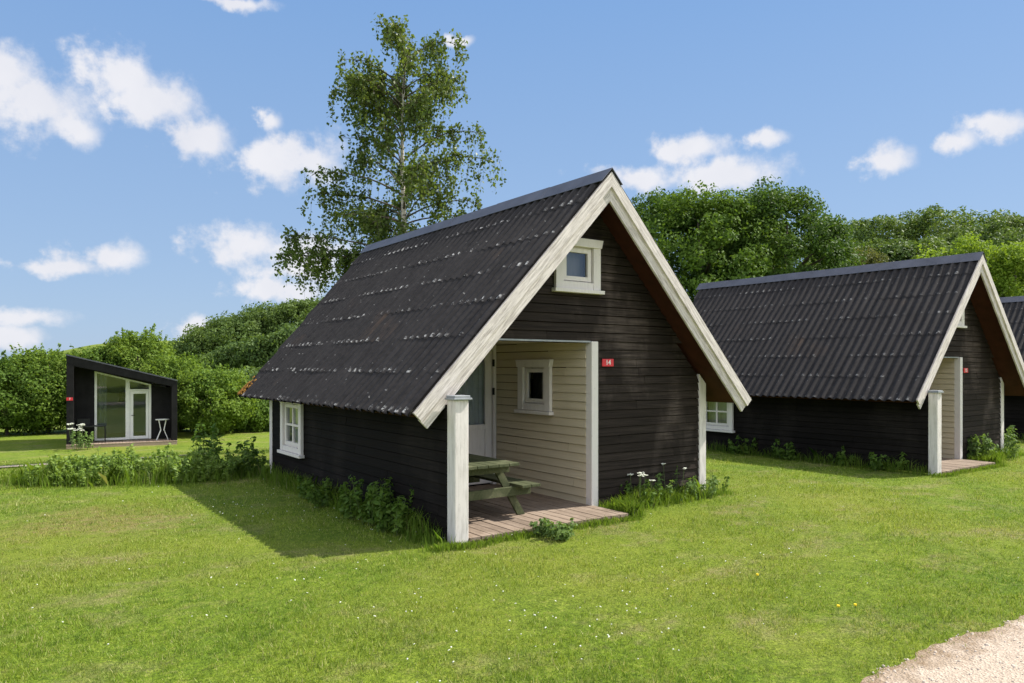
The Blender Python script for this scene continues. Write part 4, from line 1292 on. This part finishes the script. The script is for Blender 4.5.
def plant(name, label, cat, xy, stems, h0, h1, spread, leaf, per, mt, seed, group=None, blooms=0, bloom_r=.03, bloom_mat='petal'):
    rng = np.random.default_rng(seed)
    z = float(terrain(xy[0], xy[1]))
    r = thing(name, label, cat, (xy[0], xy[1], z), 0, group)
    P, D, st = plant_geo(rng, stems, h0, h1, spread, leaf, per)
    np_mesh('leaves', leaf_quads(rng, P, D, leaf * 1.15, .45, .5), quads_faces(len(P)), mt, r)
    st.build('stems', M['stem'], r)
    for i in range(blooms):
        a = rng.uniform(0, 6.28); q = spread * 1.1 * math.sqrt(rng.uniform()); h = h1 * rng.uniform(.85, 1.2)
        b = MB(); c = np.array([math.cos(a) * q, math.sin(a) * q, h])
        b.tube([(c[0] * .5, c[1] * .5, 0), (c[0] * .9, c[1] * .9, h * .6), c], [.004, .003, .002], 4, 1)
        for k in range(16):
            d = rng.normal(0, bloom_r * .55, 3); d[2] *= .3; s = rng.uniform(.25, .45) * bloom_r
            b.prism([tuple(c + d + np.array([s * math.cos(t * 1.047), s * math.sin(t * 1.047), 0])) for t in range(6)], (0, 0, s * .5))
        b.build('flower_umbel', [M[bloom_mat], M['stem']], r)
    return r
def weed_bed():
    rng = np.random.default_rng(15)
    AP, AV, SV = [], [], MB()
    def put(c, h, leaf, stems, per, spread):
        P, D, st = plant_geo(rng, stems, h * .6, h, spread, leaf, per)
        o = np.array([c[0], c[1], float(terrain(c[0], c[1]))])
        AV.append(leaf_quads(rng, P, D, leaf * 1.15, .45, .5) + o)
        k = len(SV.v); SV.v += [tuple(np.array(v) + o) for v in st.v]; SV.f += [tuple(i + k for i in f) for f in st.f]; SV.m += st.m
    path_ = np.array([(-2.55, 6.75), (-2.3, 6.6), (-1.9, 6.3), (-1.2, 6.05), (-.5, 5.95)])
    for i in range(125):
        t = rng.uniform(0, 3.999); j = int(t); c = path_[j] + (path_[j + 1] - path_[j]) * (t - j) + rng.normal(0, .26, 2)
        put(c, rng.uniform(.18, .40) * (1.4 if rng.uniform() < .25 else 1), .048, 6, 46, .14)
    V = np.concatenate(AV); n = len(V) // 4
    S_ = np.array(SV.v); 
    o = np_mesh('nettle_bed', V, quads_faces(n), M['leaf_bed'])
    tag(o, kind='stuff')
    s = SV.build('weed_stems', M['stem'], o); tag(s, kind='stuff')
weed_bed()
plant('sapling_plant', 'tall loose green sapling by the rear corner of the nearest cabin', 'plant', (-.72, 6.5), 8, .5, .85, .24, .085, 42, M['leaf_weed'], 50)
plant('sapling_plant', 'shorter leafy plant against the rear white corner board of the nearest cabin', 'plant', (-.38, 6.0), 7, .35, .62, .20, .08, 34, M['leaf_weed'], 51)
G_N = 'nettle clumps along the dark side wall'
for i, (y, h, n, lab) in enumerate(((.85, .50, 10, 'tall dark nettle clump by the side wall, nearest the white porch post'), (1.25, .60, 10, 'tallest nettle clump against the dark side wall of the nearest cabin'), (1.75, .40, 9, 'nettle clump in the middle of the dark side wall'),
        (2.6, .32, 8, 'low nettle clump on the dark side wall, nearer the window'), (3.3, .28, 7, 'smallest nettle clump below the side wall window of the nearest cabin'))):
    plant('nettle_clump', lab, 'plant', (-.22, y), n, h * .55, h, .20, .062, 46, M['leaf_weed'], 60 + i, G_N)
plant('leafy_bush', 'low round grey green bush at the front edge of the deck', 'plant', tuple(np.array([.99, -.30])), 20, .10, .19, .16, .05, 30, M['leaf_pale'], 70)
plant('cow_parsley', 'white flowering cow parsley against the front wall right of the porch post', 'plant', (2.85, .40), 9, .18, .36, .20, .05, 26, M['leaf_weed'], 71, None, 6, .03)
plant('cow_parsley', 'taller white flowering weed midway along the front wall of the nearest cabin', 'plant', (3.40, .42), 8, .22, .46, .20, .05, 24, M['leaf_pale'], 72, None, 2, .026)
plant('leafy_weed', 'leafy weed at the right end of the front wall of the nearest cabin', 'plant', (3.95, .42), 9, .16, .32, .22, .05, 24, M['leaf_pale'], 73)
plant('leafy_weed', 'small weed beside the right corner board of the nearest cabin', 'plant', (4.5, .55), 6, .10, .26, .10, .045, 20, M['leaf_weed'], 74)
for i, (x, y, h, lab) in enumerate(((9.15, 3.7, .42, 'weed clump under the side wall window of the middle cabin'), (9.16, 2.7, .40, 'weed clump left of the middle of the middle cabin side wall'), (9.18, 1.5, .36, 'dark weed clump in the middle of the middle cabin side wall'), (9.18, .75, .34, 'leafy clump on the middle cabin side wall nearest its white post'))):
    plant('weed_clump', lab, 'plant', (x, y), 8, h * .5, h, .22, .075, 28, M['leaf_weed'], 80 + i, 'weed clumps along the middle cabin side wall')
plant('leafy_shrub', 'bright leafy shrub against the front wall of the middle cabin', 'plant', (12.15, .38), 12, .30, .55, .22, .08, 34, M['leaf_pale'], 90)
plant('leafy_weed', 'low pale weeds along the front wall base of the middle cabin', 'plant', (12.8, .35), 10, .14, .3, .28, .06, 28, M['leaf_pale'], 91)
plant('leafy_shrub', 'bright leafy shrub beside the right corner board of the middle cabin', 'plant', (14.0, .75), 12, .3, .58, .28, .08, 34, M['leaf_pale'], 92)
plant('elder_bush', 'white flowering plant in front of the left end of the modern cabin deck', 'plant', (-.75, 27.0), 12, .5, .85, .45, .10, 26, M['leaf_pale'], 93, None, 12, .07)
print('faces', sum(len(m.polygons) for m in bpy.data.meshes))
